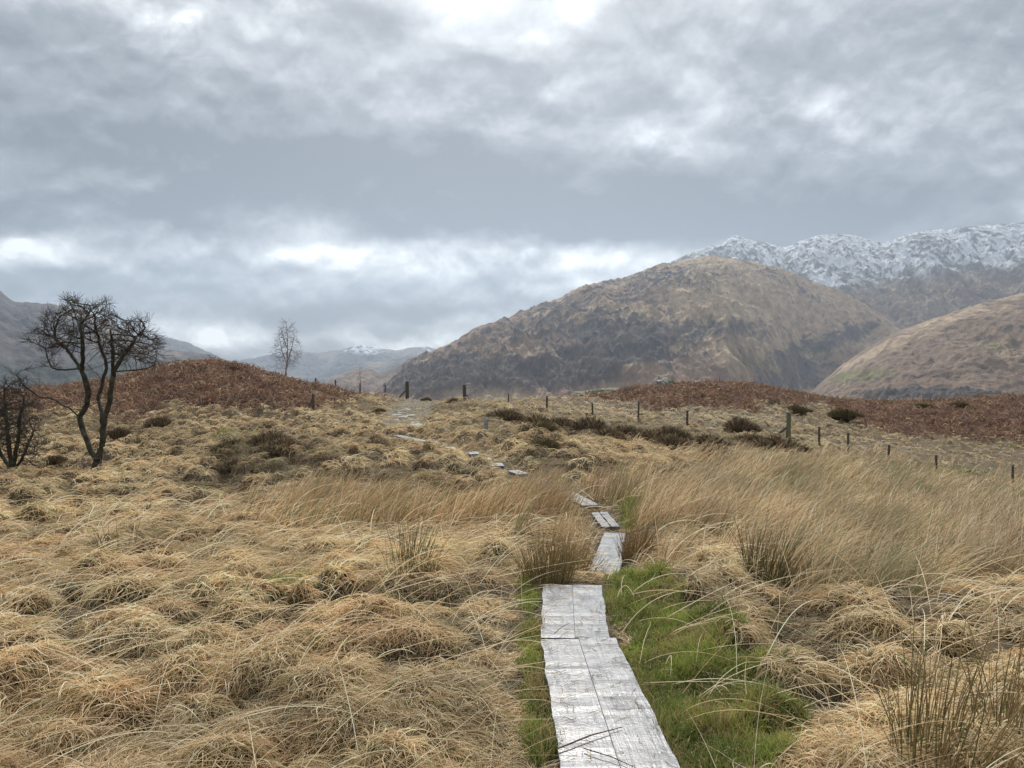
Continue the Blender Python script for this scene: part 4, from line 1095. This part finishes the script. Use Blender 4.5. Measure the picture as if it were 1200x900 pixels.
# sticks on the nearest boards
m_stick, _t, _b = material('wet_stick', (0.09, 0.065, 0.045), 0.6)
for (a, b_, lab, r) in [((654, 877), (729, 852), 'long thin stick lying slantwise across the nearest boards', .0045), ((684, 877), (752, 903), 'thin stick running to the bottom edge of the nearest boards', .003), ((650, 742), (668, 730), 'short dark stick beside the joint of the two near sections', .003)]:
    zt = .082 if a[1] > 748 else .097
    A = on_z(*a, zt); B_ = on_z(*b_, zt); mid = (A + B_) / 2 + np.array([0, .012, .004])
    V, Fc = tube([A - A, (A * .6 + mid * .4) - A + np.array([0, -.004, .002]), mid - A, B_ - A], [r, r * .9, r * .8, r * .4], 6, .1, 3)
    tag(mesh_obj('stick', V, Fc, m_stick, loc=tuple(A)), lab, 'stick')


# ------------------------------------------------------------------ grass, as real strands
def strand_material(name, rough=0.55, trans=0.35):
    m = bpy.data.materials.new(name); m.use_nodes = True
    t = NT(m.node_tree); t.n.clear()
    c = attr_col(t)
    d = t.n.new('ShaderNodeBsdfDiffuse'); t.link(c, d.inputs[0])
    tr = t.n.new('ShaderNodeBsdfTranslucent'); t.link(c, tr.inputs[0])
    a = t.n.new('ShaderNodeMixShader'); a.inputs[0].default_value = trans; t.link(d.outputs[0], a.inputs[1]); t.link(tr.outputs[0], a.inputs[2])
    g = t.n.new('ShaderNodeBsdfGlossy'); g.inputs['Roughness'].default_value = rough; g.inputs[0].default_value = (0.9, 0.88, 0.8, 1)
    f = t.n.new('ShaderNodeMixShader'); f.inputs[0].default_value = 0.06; t.link(a.outputs[0], f.inputs[1]); t.link(g.outputs[0], f.inputs[2])
    o = t.n.new('ShaderNodeOutputMaterial'); t.link(f.outputs[0], o.inputs[0])
    return m
m_strand = strand_material('dry_grass')
m_green = strand_material('green_grass', trans=0.4)
m_frond = strand_material('dead_bracken', trans=0.2)

def strands(name, label, P, rad, col, mat, taper=0.25):
    """P (n, k, 3) points, rad (n,) root radius, col (n, 3)"""
    n, k, _ = P.shape
    cu = bpy.data.hair_curves.new(name)
    cu.add_curves([k] * n)
    cu.attributes['position'].data.foreach_set('vector', P.astype(np.float32).ravel()) if 'position' in cu.attributes else cu.points.foreach_set('position', P.astype(np.float32).ravel())
    ra = cu.attributes.get('radius') or cu.attributes.new('radius', 'FLOAT', 'POINT')
    prof = np.interp(np.linspace(0, 1, k), [0, 0.5, 1], [1, 0.9, taper])
    ra.data.foreach_set('value', (rad[:, None] * prof[None]).astype(np.float32).ravel())
    ca = cu.attributes.new('col', 'FLOAT_COLOR', 'CURVE')
    ca.data.foreach_set('color', np.c_[np.clip(col, 0, 1), np.ones(n)].astype(np.float32).ravel())
    cu.materials.append(mat)
    o = bpy.data.objects.new(name, cu); COL.objects.link(o)
    tag(o, label, None, None, 'stuff')
    return o

def scatter(n, r0, r1, pw, seed, half=0.80, side=1.4):
    """random places in the view wedge; density per square metre falls as r^-pw"""
    g = np.random.default_rng(seed)
    e = 2 - pw
    u = g.random(n)
    r = (r0 ** e + u * (r1 ** e - r0 ** e)) ** (1 / e) if abs(e) > 1e-6 else r0 * (r1 / r0) ** u
    t = (g.random(n) * 2 - 1)
    x = t * (half * r + side); y = r
    return x, y

def grow(x, y, z, az, length, el0, el1, k, wob, g, power=1.0):
    """strands that leave the ground at elevation el0 and bend to el1 along azimuth az (0 = away, 90 = right)"""
    n = len(x)
    P = np.zeros((n, k, 3)); P[:, 0] = np.c_[x, y, z]
    step = length / (k - 1)
    a = az.copy(); daz = g.normal(0, 1, n) * wob
    for i in range(1, k):
        s = ((i - 0.5) / (k - 1)) ** power
        e = el0 * (1 - s) + el1 * s
        a = a + daz / (k - 1) + g.normal(0, 1, n) * wob * 0.22
        P[:, i, 0] = P[:, i - 1, 0] + np.cos(e) * np.sin(a) * step
        P[:, i, 1] = P[:, i - 1, 1] + np.cos(e) * np.cos(a) * step
        P[:, i, 2] = P[:, i - 1, 2] + np.sin(e) * step
    return P
def lift(P, clear):
    """keep every strand above the ground it lies on"""
    n, k, _ = P.shape
    for i in range(1, k):
        h = height(P[:, i, 0], P[:, i, 1])
        P[:, i, 2] = np.maximum(P[:, i, 2], h + clear * (0.3 + 0.7 * i / k))
    return P

STRAW = np.array([[0.62, 0.48, 0.28], [0.50, 0.36, 0.19], [0.74, 0.61, 0.40], [0.36, 0.235, 0.12], [0.82, 0.72, 0.53], [0.22, 0.14, 0.075]]) * np.array([1.17, 1.13, 1.12])
def straw(n, g, bias, probs=(0.28, 0.26, 0.18, 0.14, 0.07, 0.07)):
    c = STRAW[g.choice(len(STRAW), n, p=probs)] * (0.8 + 0.4 * g.random(n))[:, None]
    return c * bias[:, None]

GB = 1.0

# matted, flopped-over straw on every hummock
def matted(n, r0, r1, pw, seed, ln, rad, k):
    g = np.random.default_rng(seed)
    n = int(n * GB)
    x, y = scatter(n, r0, r1, pw, seed)
    m = masks(x, y)
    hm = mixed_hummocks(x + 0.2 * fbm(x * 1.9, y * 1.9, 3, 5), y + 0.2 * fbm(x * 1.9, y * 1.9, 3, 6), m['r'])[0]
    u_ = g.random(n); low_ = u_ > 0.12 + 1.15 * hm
    keep = (~low_ | (g.random(n) < .75)) & (m['board'] > 0.03 + 0.05 * g.random(n)) & (g.random(n) > m['bracken'] * 0.93) & (g.random(n) > m['path'] * 0.8) & (g.random(n) > m['moss'] * np.where(m['r'] > 8, .6, .93)) & (g.random(n) > m['tall'] * 0.55)
    x, y = x[keep], y[keep]; low_ = low_[keep]; m = {q: v[keep] for q, v in m.items()}
    z, bx, by, m = height(x, y, m, ret_dir=True)
    n = len(x); r = m['r']
    # flow: outwards from each hummock, combed to the right by the wind and curled by local swirls
    sw = perlin(x * 2.3, y * 2.3, 91) * 2.2 + perlin(x * 0.7, y * 0.7, 92) * 1.2
    d = np.hypot(bx, by) + 1e-6
    windk = 0.05 + 0.16 * sstep(7, 25, r)
    vx = bx + windk + 0.12 * np.cos(sw * 2); vy = by - 0.05 + 0.12 * np.sin(sw * 2)
    az = np.arctan2(vx, vy) + g.normal(0, 0.8, n)
    patch = 0.5 + fbm(x * 0.9, y * 0.9, 3, 93)
    L = ln * (0.45 + 0.75 * g.random(n) + 0.5 * (g.random(n) < .06)) * (1 + 0.15 * patch)
    L *= (1 - 0.5 * sstep(0.5, 0.1, m['board'])) * (1 - .6 * m['clear']) * (1 - .35 * sstep(44, 52, r))
    L = np.where(low_, L * .65, L)
    e0 = R(50) + g.normal(0, 0.35, n); e1 = R(-58) + g.normal(0, 0.35, n)
    P = grow(x, y, z - 0.01, az, L, e0, e1, k, np.where(r < 9, .95, .5), g, 0.8)
    P = lift(P, 0.012 + 0.02 * g.random(n))
    tone = 0.86 + 0.42 * fbm(x * 0.35, y * 0.35, 3, 94) + 0.36 * fbm(x * 2.2, y * 2.2, 3, 95) + 0.18 * sstep(0.1, .25, r * 0)
    hb = 0.62 + 0.5 * np.clip(mixed_hummocks(x + 0.2 * fbm(x * 1.9, y * 1.9, 3, 5), y + 0.2 * fbm(x * 1.9, y * 1.9, 3, 6), r)[0], 0, 1)      # shade painted into the straw: lighter on hummock tops, darker in the hollows
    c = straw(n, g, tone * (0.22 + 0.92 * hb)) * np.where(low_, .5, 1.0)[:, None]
    c = lerp3(c, np.array([0.16, 0.115, 0.065]), m['heath'] * (g.random(n) < .88) * .9)
    pale = m['pale'] * (1 - m['heath']) * (0.5 + .5 * g.random(n))
    c = lerp3(c, (0.70, 0.61, 0.40), pale * .55)
    warm = sstep(-.2, .35, m['n2'] + .3 * perlin(x * .4, y * .4, 97))[:, None]
    c = c * (1 - .0 * warm) * (np.array([1.03, 0.97, 0.90]) * warm + np.array([0.96, 1.0, 0.98]) * (1 - warm))
    gr = (g.random(n) < 0.05 + 0.5 * m['moss'] + 0.10 * sstep(.1, .5, perlin(x * .6, y * .6, 98)))
    c[gr] = np.array([0.24, 0.25, 0.08]) * (0.7 + 0.6 * g.random(gr.sum()))[:, None]
    rr = rad * (0.6 + 0.8 * g.random(n)) * np.maximum(1, r / r0 * 1.0) ** 0.92
    return P, rr, c
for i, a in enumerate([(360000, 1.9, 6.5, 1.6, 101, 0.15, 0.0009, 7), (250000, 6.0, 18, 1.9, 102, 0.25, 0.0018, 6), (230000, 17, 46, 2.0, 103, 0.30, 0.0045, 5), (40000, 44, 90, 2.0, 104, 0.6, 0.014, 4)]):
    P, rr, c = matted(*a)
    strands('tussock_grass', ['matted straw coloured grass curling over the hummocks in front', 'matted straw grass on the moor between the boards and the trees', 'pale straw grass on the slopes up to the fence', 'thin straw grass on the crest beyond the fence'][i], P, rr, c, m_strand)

# long stalks leaning in the wind
def tall(n, r0, r1, pw, seed, ln, rad, k):
    g = np.random.default_rng(seed); n = int(n * GB)
    x, y = scatter(n, r0, r1, pw, seed)
    m = masks(x, y)
    cl = 0.5 + 1.1 * fbm(x * 1.1, y * 1.1, 3, 191)
    keep = (m['board'] > 0.10) & (g.random(n) < m['tall'] * np.clip(cl * 2.0 - .5, 0.03, 1) * np.where(m['px'] < 600, .38, 1)) & (m['bracken'] < .3)
    x, y = x[keep], y[keep]; m = {q: v[keep] for q, v in m.items()}; n = len(x); r = m['r']
    z = height(x, y, m)
    nearb = sstep(1.0, 0.2, m['board'])
    gust = perlin(x * 0.5, y * 0.35, 192)
    right = m['tallR']
    az = R(72) + 0.45 * gust + g.normal(0, 0.42, n)
    L = ln * (0.4 + 0.75 * g.random(n) ** 1.3) * (1 - 0.25 * nearb) * (.6 + .4 * m['tall']) * np.where(m['px'] < 620, .85, 1.05)
    e0 = R(74) + g.normal(0, 0.17, n) - .12 * right
    e1 = R(34) - 0.30 * right - 0.25 * gust + nearb * .35 + g.normal(0, 0.36, n)
    P = grow(x, y, z - 0.01, az, L, e0, e1, k, 0.12, g, 1.1)
    P = lift(P, 0.02)
    tone = 0.88 + 0.75 * fbm(x * 0.7, y * 0.7, 3, 195)
    c = straw(n, g, tone, (0.30, 0.30, 0.12, 0.18, 0.03, 0.07))
    redd = (1 - right) * sstep(.0, .6, blob(m['px'], m['py'], 600, 620, 130, 50) + .3)
    c = c * (np.array([1, 1, 1]) * (1 - redd[:, None] * .2) + np.array([0.82, 0.62, 0.48]) * redd[:, None] * .2)
    grn = g.random(n) < 0.12 + .5 * sstep(.1, .5, perlin(x * .45, y * .45, 196)) + .2 * right * blob(m['px'], m['py'], 1080, 575, 200, 40)
    c[grn] = np.array([0.22, 0.21, 0.09]) * (0.6 + 0.7 * g.random(grn.sum()))[:, None]
    rr = rad * (0.6 + 0.7 * g.random(n)) * np.maximum(1, r / r0) ** 0.92
    return P, rr, c
for i, a in enumerate([(90000, 4.0, 10, 1.6, 201, 0.66, 0.0014, 8), (90000, 9.5, 24, 1.8, 202, 0.68, 0.0030, 6), (60000, 22, 42, 2.0, 203, 0.75, 0.006, 5)]):
    P, rr, c = tall(*a)
    strands('tall_grass', ['long dry stalks leaning to the right beside the boardwalk', 'long dry stalks bent over by the wind in the hollow', 'tall grass bent by the wind along the fence'][i], P, rr, c, m_strand, 0.3)

# a few long bleached stems lying criss-cross over the near thatch
g = np.random.default_rng(5)
n = int(2400 * GB)
x, y = scatter(n, 2.0, 12, 1.3, 55)
m = masks(x, y)
kp = (m['board'] > 0.05); x, y = x[kp], y[kp]; m = {q: v[kp] for q, v in m.items()}; n = len(x)
z = height(x, y, m)
P = grow(x, y, z + 0.02, R(70) + g.normal(0, 0.9, n), 0.35 + 0.55 * g.random(n), R(32) + g.normal(0, .25, n), R(-12) + g.normal(0, .3, n), 6, 0.12, g)
P = lift(P, 0.05)
strands('straw_stems', 'bleached loose stems lying across the front tussocks', P, 0.0011 * (0.6 + .7 * g.random(n)) * np.maximum(1, m['r'] / 3), straw(n, g, np.ones(n) * 1.1, (0.25, 0.1, 0.35, 0.05, 0.23, 0.02)), m_strand)

# short green moss and grass on the verges
def mossy(n, r0, r1, pw, seed, ln, rad):
    g = np.random.default_rng(seed); n = int(n * GB)
    x, y = scatter(n, r0, r1, pw, seed, 0.62, 0.6)
    m = masks(x, y)
    keep = (m['board'] > -0.014) & (g.random(n) < m['moss'])
    x, y = x[keep], y[keep]; m = {q: v[keep] for q, v in m.items()}; n = len(x)
    z = height(x, y, m)
    P = grow(x, y, z - 0.005, g.random(n) * 6.28, ln * (0.4 + 0.8 * g.random(n)) * (0.85 + 0.25 * sstep(0, .35, m['board'])) * (1 + .9 * sstep(.1, .5, perlin(x * 3, y * 3, 71))), R(78) + g.normal(0, .25, n), R(38) + g.normal(0, .5, n), 4, 0.3, g)
    v = np.clip(0.5 + fbm(x * 3.2, y * 3.2, 3, 72), 0, 1)
    c = lerp3((0.09, 0.12, 0.025), (0.32, 0.38, 0.07), v) * (0.6 + 0.8 * g.random(n))[:, None]
    dry = g.random(n) < 0.16 + .25 * sstep(.12, .0, m['board']) + .35 * sstep(.1, .5, perlin(x * 2.1, y * 2.1, 73))
    c[dry] = np.array([0.42, 0.32, 0.14]) * (0.6 + 0.6 * g.random(dry.sum()))[:, None]
    rr = rad * (0.6 + 0.8 * g.random(n)) * np.maximum(1, m['r'] / r0) ** 0.9
    return P, rr, c
P, rr, c = mossy(520000, 2.2, 9, 1.5, 301, 0.055, 0.0011)
strands('moss', 'bright green mossy verge beside the near boards', P, rr, c, m_green)
P, rr, c = mossy(260000, 8.5, 40, 1.8, 302, 0.14, 0.0026)
strands('green_grass', 'green grass patches along the farther boards', P, rr, c, m_green)

# dead bracken: rusty crumpled fronds
def bracken(n, r0, r1, seed, side):
    g = np.random.default_rng(seed); n = int(n * GB)
    x, y = scatter(n, r0, r1, 1.6, seed, 0.80, 3)
    kp = (x < -2) if side < 0 else (x > 2)
    x, y = x[kp], y[kp]
    m = masks(x, y)
    m['bracken'] = m['bracken'] * sstep(-.55, -.1, m['n2'] + .9 * m['bracken'] - .6 + .3)
    keep = g.random(len(x)) < m['bracken'] * (.75 + .6 * sstep(-.3, .3, perlin(x * .7, y * .7, 405)))
    x, y = x[keep], y[keep]; m = {q: v[keep] for q, v in m.items()}; n = len(x)
    z = height(x, y, m)
    L = 0.18 + 0.34 * g.random(n)
    P = grow(x, y, z + 0.05 * g.random(n), g.random(n) * 6.28, L, R(62) + g.normal(0, .5, n), R(-30) + g.normal(0, .6, n), 5, 0.9, g)
    cc = np.array([[0.20, 0.095, 0.06], [0.27, 0.14, 0.085], [0.12, 0.055, 0.038], [0.36, 0.23, 0.15], [0.48, 0.36, 0.25]])
    tone = 0.85 + 0.7 * fbm(x * 0.5, y * 0.5, 4, 401)
    c = cc[g.choice(5, n, p=[0.30, 0.31, 0.15, 0.17, 0.07])] * np.array([1.05, 1.08, 1.0]) * (0.75 + 0.5 * g.random(n))[:, None] * tone[:, None]
    return P, (0.011 + 0.014 * g.random(n)), c
P, rr, c = bracken(130000, 33, 60, 402, -1)
strands('dead_bracken', 'rust brown dead bracken covering the mound on the left', P, rr, c, m_frond)
P, rr, c = bracken(170000, 46, 92, 403, 1)
strands('dead_bracken', 'rust brown dead bracken on the low rise beyond the right fence', P, rr * 1.25, c, m_frond)

# bits of dead grass dropped on the near boards
g = np.random.default_rng(77); pts = []; cc = []
for c4, zt, nn in ((BW[0], .074, 150), (BW[1], .073, 60), (BW[2], -.253, 40)):
    u, v = g.random(nn)[:, None], g.random(nn)[:, None]
    e = np.abs(g.normal(0, .22, nn))[:, None]; u = np.where(u < .5, np.minimum(e, 1), 1 - np.minimum(e, 1))
    a = (c4[0] * (1 - u) + c4[1] * u) * (1 - v) + (c4[3] * (1 - u) + c4[2] * u) * v
    L = (0.02 + .13 * g.random(nn) ** 2)[:, None]; th_ = g.random(nn) * 6.283; d = np.c_[np.cos(th_), np.sin(th_), th_ * 0]; pz = np.c_[-d[:, 1], d[:, 0], th_ * 0] * g.normal(0, .18, nn)[:, None]
    P = np.stack([a + d * L * s + pz * L * math.sin(3.14 * s) for s in (0, .33, .66, 1)], 1); P[:, :, 2] = zt + .002 * g.random(nn)[:, None] + np.array([0, .002, .002, 0])
    pts.append(P); cc.append(np.array([[.10, .07, .045], [.2, .14, .08], [.5, .4, .24]])[g.choice(3, nn, p=[.5, .25, .25])])
P = np.concatenate(pts); c = np.concatenate(cc)
strands('grass_litter', 'scraps of dead grass stuck to the wet near boards', P, np.full(len(P), .0011), c, m_strand)
